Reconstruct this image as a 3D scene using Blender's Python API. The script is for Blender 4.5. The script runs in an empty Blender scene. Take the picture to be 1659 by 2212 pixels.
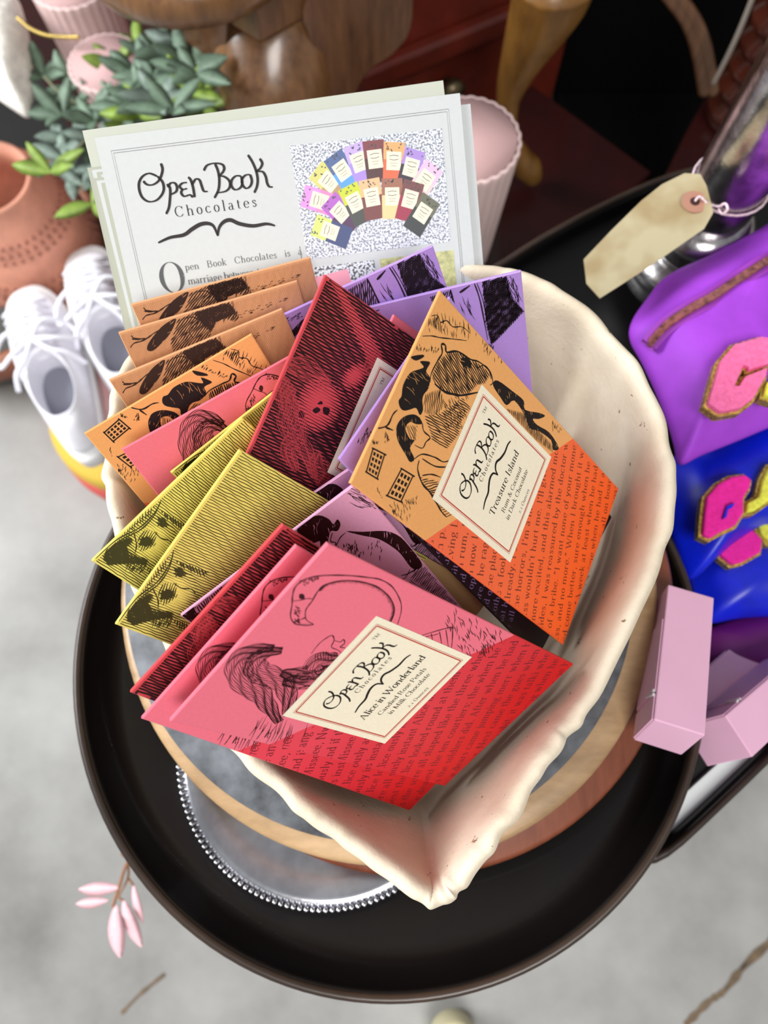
import bpy, math, random
from mathutils import Vector, Matrix, noise

random.seed(7)
PI = math.pi
C = bpy.context.scene.collection
scene = bpy.context.scene

# ------------------------------------------------------------------ camera
F, CX, CY = 1660.0, 829.5, 1106.0            # focal length in pixels of the 1659 x 2212 frame
CAM = Vector((0, 0, 1.15))
_dn = Vector((840 - CX, 1600 - CY, F)).normalized()      # straight down, in camera axes (x right, y down, z ahead)
_z = -_dn
_x = (Vector((1, 0, 0)) - _z * _z.x).normalized()
_y = _z.cross(_x)
RW = Matrix((_x, _y, _z))                     # camera axes -> world
cam_data = bpy.data.cameras.new('camera')
cam = bpy.data.objects.new('camera', cam_data)
C.objects.link(cam)
cam.matrix_world = Matrix.Translation(CAM) @ Matrix((RW @ Vector((1, 0, 0)), RW @ Vector((0, -1, 0)), RW @ Vector((0, 0, -1)))).transposed().to_4x4()
cam_data.sensor_fit = 'VERTICAL'
cam_data.sensor_height = 36.0
cam_data.lens = 36.0 * F / 2212.0
cam_data.clip_start = 0.02
cam_data.dof.use_dof = True
cam_data.dof.focus_distance = 0.285
cam_data.dof.aperture_fstop = cam_data.lens / 2.6        # an opening 2.6 mm wide
scene.camera = cam

# ------------------------------------------------------------------ light and exposure
scene.view_settings.view_transform = 'Standard'
scene.view_settings.look = 'None'
scene.view_settings.gamma = 1.0
scene.view_settings.use_curve_mapping = False
scene.view_settings.exposure = 0.0
world = bpy.data.worlds.new('world')
scene.world = world
world.use_nodes = True
world.node_tree.nodes['Background'].inputs[0].default_value = (0.93, 0.96, 1.0, 1)
world.node_tree.nodes['Background'].inputs[1].default_value = 0.36


def area(name, loc, target, size, power, col=(1, 1, 1)):
    d = bpy.data.lights.new(name, 'AREA')
    d.shape = 'RECTANGLE'
    d.size, d.size_y = size
    d.energy = power
    d.color = col
    o = bpy.data.objects.new(name, d)
    C.objects.link(o)
    o.location = loc
    o.rotation_euler = (Vector(target) - Vector(loc)).to_track_quat('-Z', 'Y').to_euler()
    return o


area('window_light', (-2.35, 0.45, 2.25), (0, 0.1, 0.75), (1.5, 1.3), 132, (0.95, 0.98, 1.0))
area('skylight', (0.35, -1.25, 2.9), (0, 0.05, 0.8), (1.0, 1.0), 50, (1.0, 0.985, 0.955))


def at(px, py, z):
    """the point of the horizontal plane at height z seen at a pixel"""
    d = RW @ Vector(((px - CX) / F, (py - CY) / F, 1))
    return CAM + d * ((z - CAM.z) / d.z)


def aty(px, py, p, n=(0, -1, 0)):
    """the point of the plane through p with normal n seen at a pixel"""
    d = RW @ Vector(((px - CX) / F, (py - CY) / F, 1))
    n = Vector(n)
    return CAM + d * ((Vector(p) - CAM).dot(n) / d.dot(n))


# ------------------------------------------------------------------ materials
def lin(c):
    return tuple((v / 255 / 12.92) if v / 255 <= 0.04045 else ((v / 255 + 0.055) / 1.055) ** 2.4 for v in c[:3]) + (1,)


class NT:
    def __init__(s, name):
        s.m = bpy.data.materials.new(name)
        s.m.use_nodes = True
        s.t = s.m.node_tree
        s.b = s.t.nodes['Principled BSDF']

    def n(s, kind, **kw):
        nd = s.t.nodes.new(kind)
        for k, v in kw.items():
            if k.startswith('i_'):
                nd.inputs[k[2:].replace('_', ' ')].default_value = v
            else:
                setattr(nd, k, v)
        return nd

    def l(s, a, b):
        s.t.links.new(a, b)

    def mix(s, fac, a, b):
        nd = s.n('ShaderNodeMix', data_type='RGBA')
        for sock, v in ((nd.inputs[0], fac), (nd.inputs[6], a), (nd.inputs[7], b)):
            if hasattr(v, 'is_linked') or hasattr(v, 'links'):
                s.l(v, sock)
            else:
                sock.default_value = v
        return nd.outputs[2]

    def ramp(s, fac, stops):
        nd = s.n('ShaderNodeValToRGB')
        e = nd.color_ramp.elements
        while len(e) < len(stops):
            e.new(0.5)
        for q, (p, c) in zip(e, stops):
            q.position = p
            q.color = c
        s.l(fac, nd.inputs[0])
        return nd.outputs[0]

    def math(s, op, a, b=0.0):
        nd = s.n('ShaderNodeMath', operation=op)
        for sock, v in ((nd.inputs[0], a), (nd.inputs[1], b)):
            if hasattr(v, 'links'):
                s.l(v, sock)
            else:
                sock.default_value = v
        return nd.outputs[0]

    def coord(s, scale=(1, 1, 1)):
        tc = s.n('ShaderNodeTexCoord')
        mp = s.n('ShaderNodeMapping')
        mp.inputs['Scale'].default_value = scale
        s.l(tc.outputs['Object'], mp.inputs[0])
        return mp.outputs[0]

    def noise(s, vec, scale, detail=4.0, rough=0.55):
        nd = s.n('ShaderNodeTexNoise')
        nd.inputs['Scale'].default_value = scale
        nd.inputs['Detail'].default_value = detail
        nd.inputs['Roughness'].default_value = rough
        s.l(vec, nd.inputs['Vector'])
        return nd.outputs['Fac']

    def bump(s, h, strength, dist=0.001):
        nd = s.n('ShaderNodeBump')
        nd.inputs['Strength'].default_value = strength
        nd.inputs['Distance'].default_value = dist
        s.l(h, nd.inputs['Height'])
        s.l(nd.outputs[0], s.b.inputs['Normal'])


def plain(name, col, rough=0.5, metal=0.0, var=0.0, scale=60, bump=0.0, bd=0.001, spec=0.5, emis=0, coat=0):
    m = NT(name)
    v = m.coord()
    if var:
        f = m.noise(v, scale)
        a = lin([max(0, x * (1 - var)) for x in col])
        b = lin([min(255, x * (1 + var)) for x in col])
        m.l(m.ramp(f, [(0.3, a), (0.7, b)]), m.b.inputs['Base Color'])
    else:
        m.b.inputs['Base Color'].default_value = lin(col)
    m.b.inputs['Roughness'].default_value = rough
    m.b.inputs['Metallic'].default_value = metal
    m.b.inputs['Specular IOR Level'].default_value = spec
    m.b.inputs['Coat Weight'].default_value = coat
    if bump:
        m.bump(m.noise(v, scale * 3), bump, bd)
    return m.m


def wood(name, c0, c1, scale=(60, 6, 6), rough=0.4, coat=0.0, turn=(0, 0, 0)):
    m = NT(name)
    tc = m.n('ShaderNodeTexCoord')
    mp = m.n('ShaderNodeMapping')
    mp.inputs['Scale'].default_value = scale
    mp.inputs['Rotation'].default_value = turn
    m.l(tc.outputs['Object'], mp.inputs[0])
    f = m.noise(mp.outputs[0], 4, 6, 0.62)
    f2 = m.noise(mp.outputs[0], 0.8, 3, 0.5)
    col = m.ramp(m.math('ADD', m.math('MULTIPLY', f, 0.6), m.math('MULTIPLY', f2, 0.4)), [(0.32, lin(c0)), (0.66, lin(c1))])
    m.l(col, m.b.inputs['Base Color'])
    m.b.inputs['Roughness'].default_value = rough
    m.b.inputs['Coat Weight'].default_value = coat
    m.b.inputs['Coat Roughness'].default_value = 0.15
    m.bump(f, 0.12, 0.0006)
    return m.m


def paper2(name, top, bottom, bottom2=None, rough=0.42):
    """coated paper printed in two colour fields that meet on a slanting line"""
    m = NT(name)
    tc = m.n('ShaderNodeTexCoord')
    sp = m.n('ShaderNodeSeparateXYZ')
    m.l(tc.outputs['Object'], sp.inputs[0])
    x, y = sp.outputs[0], sp.outputs[1]
    s = m.math('ADD', m.math('ADD', y, m.math('MULTIPLY', x, 0.72)), 0.039)
    lowfac = m.math('LESS_THAN', s, 0.0)
    low = m.ramp(m.math('MULTIPLY', y, -7.4), [(0.4, lin(bottom)), (0.9, lin(bottom2 or bottom))])
    f = m.noise(tc.outputs['Object'], 900, 2)
    g = m.ramp(f, [(0.3, lin([v * 0.97 for v in top])), (0.7, lin(top))])
    m.l(m.mix(lowfac, g, low), m.b.inputs['Base Color'])
    m.b.inputs['Roughness'].default_value = rough
    m.b.inputs['Specular IOR Level'].default_value = 0.35
    m.bump(f, 0.03, 0.0001)
    return m.m


INK = plain('printing_ink', (26, 18, 16), 0.5, spec=0.25)
CARD = plain('cream_label_card', (236, 225, 200), 0.6, var=0.015, scale=900, spec=0.2)


# ------------------------------------------------------------------ object helpers
def props(o, label=None, cat=None, group=None, kind=None):
    if label:
        o['label'] = label
    if cat:
        o['category'] = cat
    if group:
        o['group'] = group
    if kind:
        o['kind'] = kind
    return o


def thing(name, label, cat, loc=(0, 0, 0), group=None, mat=None):
    o = bpy.data.objects.new(name, None)
    o.empty_display_size = 0.01
    C.objects.link(o)
    if mat is not None:
        o.matrix_world = mat
    else:
        o.location = loc
    return props(o, label, cat, group)


def mesh(name, verts, faces, mat, parent=None, smooth=False, bevel=0, sub=0, world=False, slots=None):
    """one mesh object; with world=True the vertices are world points and are re-based on the parent"""
    me = bpy.data.meshes.new(name)
    if world:
        if parent is not None:
            bpy.context.view_layer.update()
            inv = (parent.matrix_world if parent.type == 'EMPTY' or parent.parent is None else parent.parent.matrix_world @ parent.matrix_basis).inverted()
            verts = [inv @ Vector(v) for v in verts]
    me.from_pydata([tuple(v) for v in verts], [], faces)
    me.update()
    if smooth:
        me.polygons.foreach_set('use_smooth', [True] * len(me.polygons))
    o = bpy.data.objects.new(name, me)
    C.objects.link(o)
    if parent is not None:
        o.parent = parent
    me.materials.append(mat)
    if bevel:
        b = o.modifiers.new('bevel', 'BEVEL')
        b.width = bevel
        b.segments = 2
        b.limit_method = 'ANGLE'
    if sub:
        s = o.modifiers.new('sub', 'SUBSURF')
        s.levels = s.render_levels = sub
    return o


def base_mesh(name, verts, faces, mat, label=None, cat=None, group=None, kind=None, smooth=False, bevel=0, sub=0):
    """a thing that is one mesh: the origin goes to its foot"""
    vs = [Vector(v) for v in verts]
    o0 = Vector((sum(v.x for v in vs) / len(vs), sum(v.y for v in vs) / len(vs), min(v.z for v in vs)))
    o = mesh(name, [v - o0 for v in vs], faces, mat, None, smooth, bevel, sub)
    o.location = o0
    return props(o, label, cat, group, kind)


def box_g(x0, x1, y0, y1, z0, z1):
    v = [(x, y, z) for z in (z0, z1) for y in (y0, y1) for x in (x0, x1)]
    f = [(0, 2, 3, 1), (4, 5, 7, 6), (0, 1, 5, 4), (2, 6, 7, 3), (0, 4, 6, 2), (1, 3, 7, 5)]
    return v, f


def prism(outline, z0, z1):
    n = len(outline)
    v = [(p[0], p[1], z0) for p in outline] + [(p[0], p[1], z1) for p in outline]
    f = [tuple(range(n))[::-1], tuple(range(n, 2 * n))] + [(i, (i + 1) % n, n + (i + 1) % n, n + i) for i in range(n)]
    return v, f


def loft(loops, cap0=True, cap1=True):
    n = len(loops[0])
    v = [tuple(p) for lp in loops for p in lp]
    f = []
    for k in range(len(loops) - 1):
        for i in range(n):
            j = (i + 1) % n
            f.append((k * n + i, k * n + j, (k + 1) * n + j, (k + 1) * n + i))
    if cap0:
        f.append(tuple(range(n))[::-1])
    if cap1:
        f.append(tuple(range((len(loops) - 1) * n, len(loops) * n)))
    return v, f


def lathe(prof, c=(0, 0, 0), n=64, mod=None, caps=True):
    """prof: (radius, z) pairs; mod(angle, z) scales the radius"""
    lp = []
    for r, z in prof:
        lp.append([(c[0] + r * (mod(2 * PI * i / n, z) if mod else 1) * math.cos(2 * PI * i / n),
                    c[1] + r * (mod(2 * PI * i / n, z) if mod else 1) * math.sin(2 * PI * i / n), c[2] + z) for i in range(n)])
    return loft(lp, caps, caps)


def tube(pts, rad, n=10):
    pts = [Vector(p) for p in pts]
    loops = []
    prev = None
    for i, p in enumerate(pts):
        d = (pts[min(i + 1, len(pts) - 1)] - pts[max(i - 1, 0)]).normalized()
        a = prev if prev else (Vector((0, 0, 1)) if abs(d.z) < 0.9 else Vector((1, 0, 0)))
        a = (a - d * a.dot(d)).normalized()
        prev = a
        b = d.cross(a)
        r = rad[i] if isinstance(rad, (list, tuple)) else rad
        loops.append([p + (a * math.cos(2 * PI * k / n) + b * math.sin(2 * PI * k / n)) * r for k in range(n)])
    return loft(loops)


def merge(*gs):
    V, Fc = [], []
    for v, f in gs:
        k = len(V)
        V += [tuple(p) for p in v]
        Fc += [tuple(i + k for i in q) for q in f]
    return V, Fc


def cat_rom(pts, k=6, closed=False):
    P = [Vector(p) for p in pts]
    n = len(P)
    out = []
    rng = range(n) if closed else range(n - 1)
    for i in rng:
        if closed:
            a, b, c, d = P[i - 1], P[i], P[(i + 1) % n], P[(i + 2) % n]
        else:
            a, b, c, d = P[max(i - 1, 0)], P[i], P[i + 1], P[min(i + 2, n - 1)]
        for j in range(k):
            t = j / k
            out.append(0.5 * ((2 * b) + (c - a) * t + (2 * a - 5 * b + 4 * c - d) * t * t + (3 * b - a - 3 * c + d) * t ** 3))
    if not closed:
        out.append(P[-1])
    return out


# ------------------------------------------------------------------ printed line work (units: millimetres on the sheet)
class Ink:
    def __init__(s, z=0.06, clip=None):
        s.v, s.f, s.z, s.clip = [], [], z, clip

    def inside(s, x, y):
        return s.clip is None or (s.clip[0] <= x <= s.clip[2] and s.clip[1] <= y <= s.clip[3])

    def ribbon(s, pts, w):
        n = len(pts)
        if n < 2:
            return
        L, Rr = [], []
        for i in range(n):
            x0, y0 = pts[max(i - 1, 0)]
            x1, y1 = pts[min(i + 1, n - 1)]
            dx, dy = x1 - x0, y1 - y0
            d = math.hypot(dx, dy) or 1
            ww = (w[i] if isinstance(w, list) else w) / 2
            L.append((pts[i][0] - dy / d * ww, pts[i][1] + dx / d * ww))
            Rr.append((pts[i][0] + dy / d * ww, pts[i][1] - dx / d * ww))
        for i in range(n - 1):
            q = [Rr[i], Rr[i + 1], L[i + 1], L[i]]
            if all(s.inside(*p) for p in q):
                k = len(s.v)
                s.v += q
                s.f.append((k, k + 1, k + 2, k + 3))

    def poly(s, pts):
        if s.clip:
            pts = [(min(max(p[0], s.clip[0]), s.clip[2]), min(max(p[1], s.clip[1]), s.clip[3])) for p in pts]
        ar = sum(pts[i - 1][0] * pts[i][1] - pts[i][0] * pts[i - 1][1] for i in range(len(pts)))
        if ar < 0:
            pts = pts[::-1]
        k = len(s.v)
        s.v += pts
        s.f.append(tuple(range(k, k + len(pts))))

    def rect(s, x0, y0, x1, y1, w):
        for a, b in (((x0, y0), (x1, y0)), ((x1, y0), (x1, y1)), ((x1, y1), (x0, y1)), ((x0, y1), (x0, y0))):
            s.ribbon([a, b], w)

    def build(s, name, mat, parent):
        return mesh(name, [(x / 1000, y / 1000, s.z / 1000) for x, y in s.v], s.f, mat, parent)


def pip(x, y, P):
    c = False
    for i in range(len(P)):
        x0, y0 = P[i - 1]
        x1, y1 = P[i]
        if (y0 > y) != (y1 > y) and x < (x1 - x0) * (y - y0) / (y1 - y0) + x0:
            c = not c
    return c


def hatch(ink, P, sp, ang, tone, wav=0.12, tonef=None, step=0.8):
    """engraver's lines inside polygon P whose breadth follows the tone"""
    ca, sa = math.cos(math.radians(ang)), math.sin(math.radians(ang))
    Q = [(x * ca + y * sa, -x * sa + y * ca) for x, y in P]
    y = min(q[1] for q in Q) + sp / 2
    ymax = max(q[1] for q in Q)
    while y < ymax:
        xs = sorted((Q[i][0] - Q[i - 1][0]) * (y - Q[i - 1][1]) / (Q[i][1] - Q[i - 1][1]) + Q[i - 1][0]
                    for i in range(len(Q)) if (Q[i - 1][1] > y) != (Q[i][1] > y))
        for a, b in zip(xs[::2], xs[1::2]):
            if b - a < 0.4:
                continue
            n = max(2, int((b - a) / step))
            pts, w = [], []
            for i in range(n + 1):
                u = a + (b - a) * i / n
                vv = y + wav * math.sin(u * 0.9 + y * 1.7) + wav * noise.noise((u * 0.5, y * 0.8, 3.1)) * 2
                X, Y = u * ca - vv * sa, u * sa + vv * ca
                t = tonef(X, Y) if tonef else tone * (1 + 0.5 * noise.noise((X * 0.35, Y * 0.35, 1.0)))
                pts.append((X, Y))
                w.append(max(0.0 if tonef else 0.03, sp * min(t, 1.15)) * (0.35 if i in (0, n) and not tonef else 1))
            run, rw = [], []
            for p_, w_ in list(zip(pts, w)) + [(None, 0)]:
                if w_ > 0.02:
                    run.append(p_)
                    rw.append(w_)
                else:
                    ink.ribbon(run, rw)
                    run, rw = [], []
        y += sp


def draw_art(ink, items, rnd, hi=None, pw=1.0):
    for k, a, flat in items:
        P = [(flat[i] / 10, flat[i + 1] / 10) for i in range(0, len(flat), 2)]
        if k == 'F':
            Q = [tuple(p)[:2] for p in cat_rom([(x, y, 0) for x, y in P], 3, True)]
            ink.poly(Q)
            area_ = abs(sum(Q[i - 1][0] * Q[i][1] - Q[i][0] * Q[i - 1][1] for i in range(len(Q)))) / 2
            if hi is not None and area_ > 14:
                hatch(hi, Q, 1.25, rnd.uniform(30, 110), 0.1, 0.3, lambda X, Y: max(0.0, 0.34 * noise.noise((X * 0.4, Y * 0.4, area_))) - 0.03, 0.5)
        elif k == 'G':
            hatch(ink, P, 0.6, 70, 1.05, 0.1)
            hatch(ink, P, 0.8, 10, 0.5, 0.15)
        elif k == 'L':
            q = [tuple(p)[:2] for p in cat_rom([(x, y, 0) for x, y in P], 6)]
            n = len(q)
            ink.ribbon(q, [a * (0.45 + 0.75 * math.sin(PI * min(1, (i + 1) / n)) * (0.8 + 0.3 * math.sin(i))) for i in range(n)])
        elif k == 'H':
            hatch(ink, P, a[2] if len(a) > 2 else 0.85, a[0], a[1])
        elif k == 'D':
            x0, x1 = min(p[0] for p in P), max(p[0] for p in P)
            y0, y1 = min(p[1] for p in P), max(p[1] for p in P)
            n = t = 0
            while n < a[0] and t < a[0] * 12:
                t += 1
                x, y = rnd.uniform(x0, x1), rnd.uniform(y0, y1)
                if not pip(x, y, P):
                    continue
                n += 1
                g = math.radians(a[2] + rnd.gauss(0, 9))
                L = a[1] * rnd.uniform(0.4, 1)
                dx, dy = math.cos(g) * L / 2, math.sin(g) * L / 2
                ink.ribbon([(x - dx, y - dy), (x + dy * 0.08, y - dx * 0.08), (x + dx, y + dy)], [0.1, 0.32, 0.08])
        elif k == 'W':
            a_, b_, c_, d_ = P
            lp = lambda u, v: tuple((a_[i] * (1 - u) + b_[i] * u) * (1 - v) + (d_[i] * (1 - u) + c_[i] * u) * v for i in (0, 1))
            for q in ([lp(-0.1, 0), lp(1.15, 0)], [lp(-0.1, 1), lp(1.15, 1)], [lp(0, 0), lp(0, 1)], [lp(1, 0), lp(1, 1)]):
                ink.ribbon(q, 0.55)
            for i in range(3):
                for j in range(4):
                    u, v = 0.12 + i * 0.28, 0.1 + j * 0.22
                    ink.poly([lp(u, v), lp(u + 0.2, v + 0.01), lp(u + 0.19, v + 0.15), lp(u + 0.02, v + 0.14)])
        elif k == 'P':
            q = cat_rom([(x, y, 0) for x, y in P], 8)
            n = len(q)
            for j in range(-7, 8):
                pts, w = [], []
                for i, p in enumerate(q):
                    d = (q[min(i + 1, n - 1)] - q[max(i - 1, 0)]).normalized()
                    off = j * 0.42 * (0.4 + math.sin(PI * i / (n - 1))) + 0.22 * math.sin(i * 0.55 + j)
                    pts.append((p.x - d.y * off, p.y + d.x * off))
                    w.append((0.1 + 0.24 * abs(math.sin(i * 0.3 + j * 1.3))) * pw)
                ink.ribbon(pts, w)
        elif k == 'V':
            q = cat_rom([(x, y, 0) for x, y in P], 14)
            for i in range(1, len(q)):
                d = (q[i] - q[i - 1]).normalized()
                L = a * rnd.uniform(0.5, 1)
                ink.ribbon([(q[i].x, q[i].y), (q[i].x + d.y * L + d.x * 0.3, q[i].y - d.x * L + d.y * 0.3)], [0.28, 0.06])


# ------------------------------------------------------------------ a lettering alphabet drawn with a two-weight pen
def A(cx, cy, rx, ry, a0, a1):
    n = max(5, int(abs(a1 - a0) / 24))
    return [(cx + rx * math.cos(math.radians(a0 + (a1 - a0) * i / n)), cy + ry * math.sin(math.radians(a0 + (a1 - a0) * i / n))) for i in range(n + 1)]


def Ln(*p):
    return [(p[i], p[i + 1]) for i in range(0, len(p), 2)]


def St(x, y0, y1, lo=2, hi=1):
    """upright stem with serifs: lo/hi 0 none, 1 left half, 2 both, 3 right half"""
    r = [Ln(x, y0, x, y1)]
    for y, k in ((y0, lo), (y1, hi)):
        if k:
            r.append(Ln(x - (0.085 if k != 3 else 0), y, x + (0.085 if k != 1 else 0), y))
    return r


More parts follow.
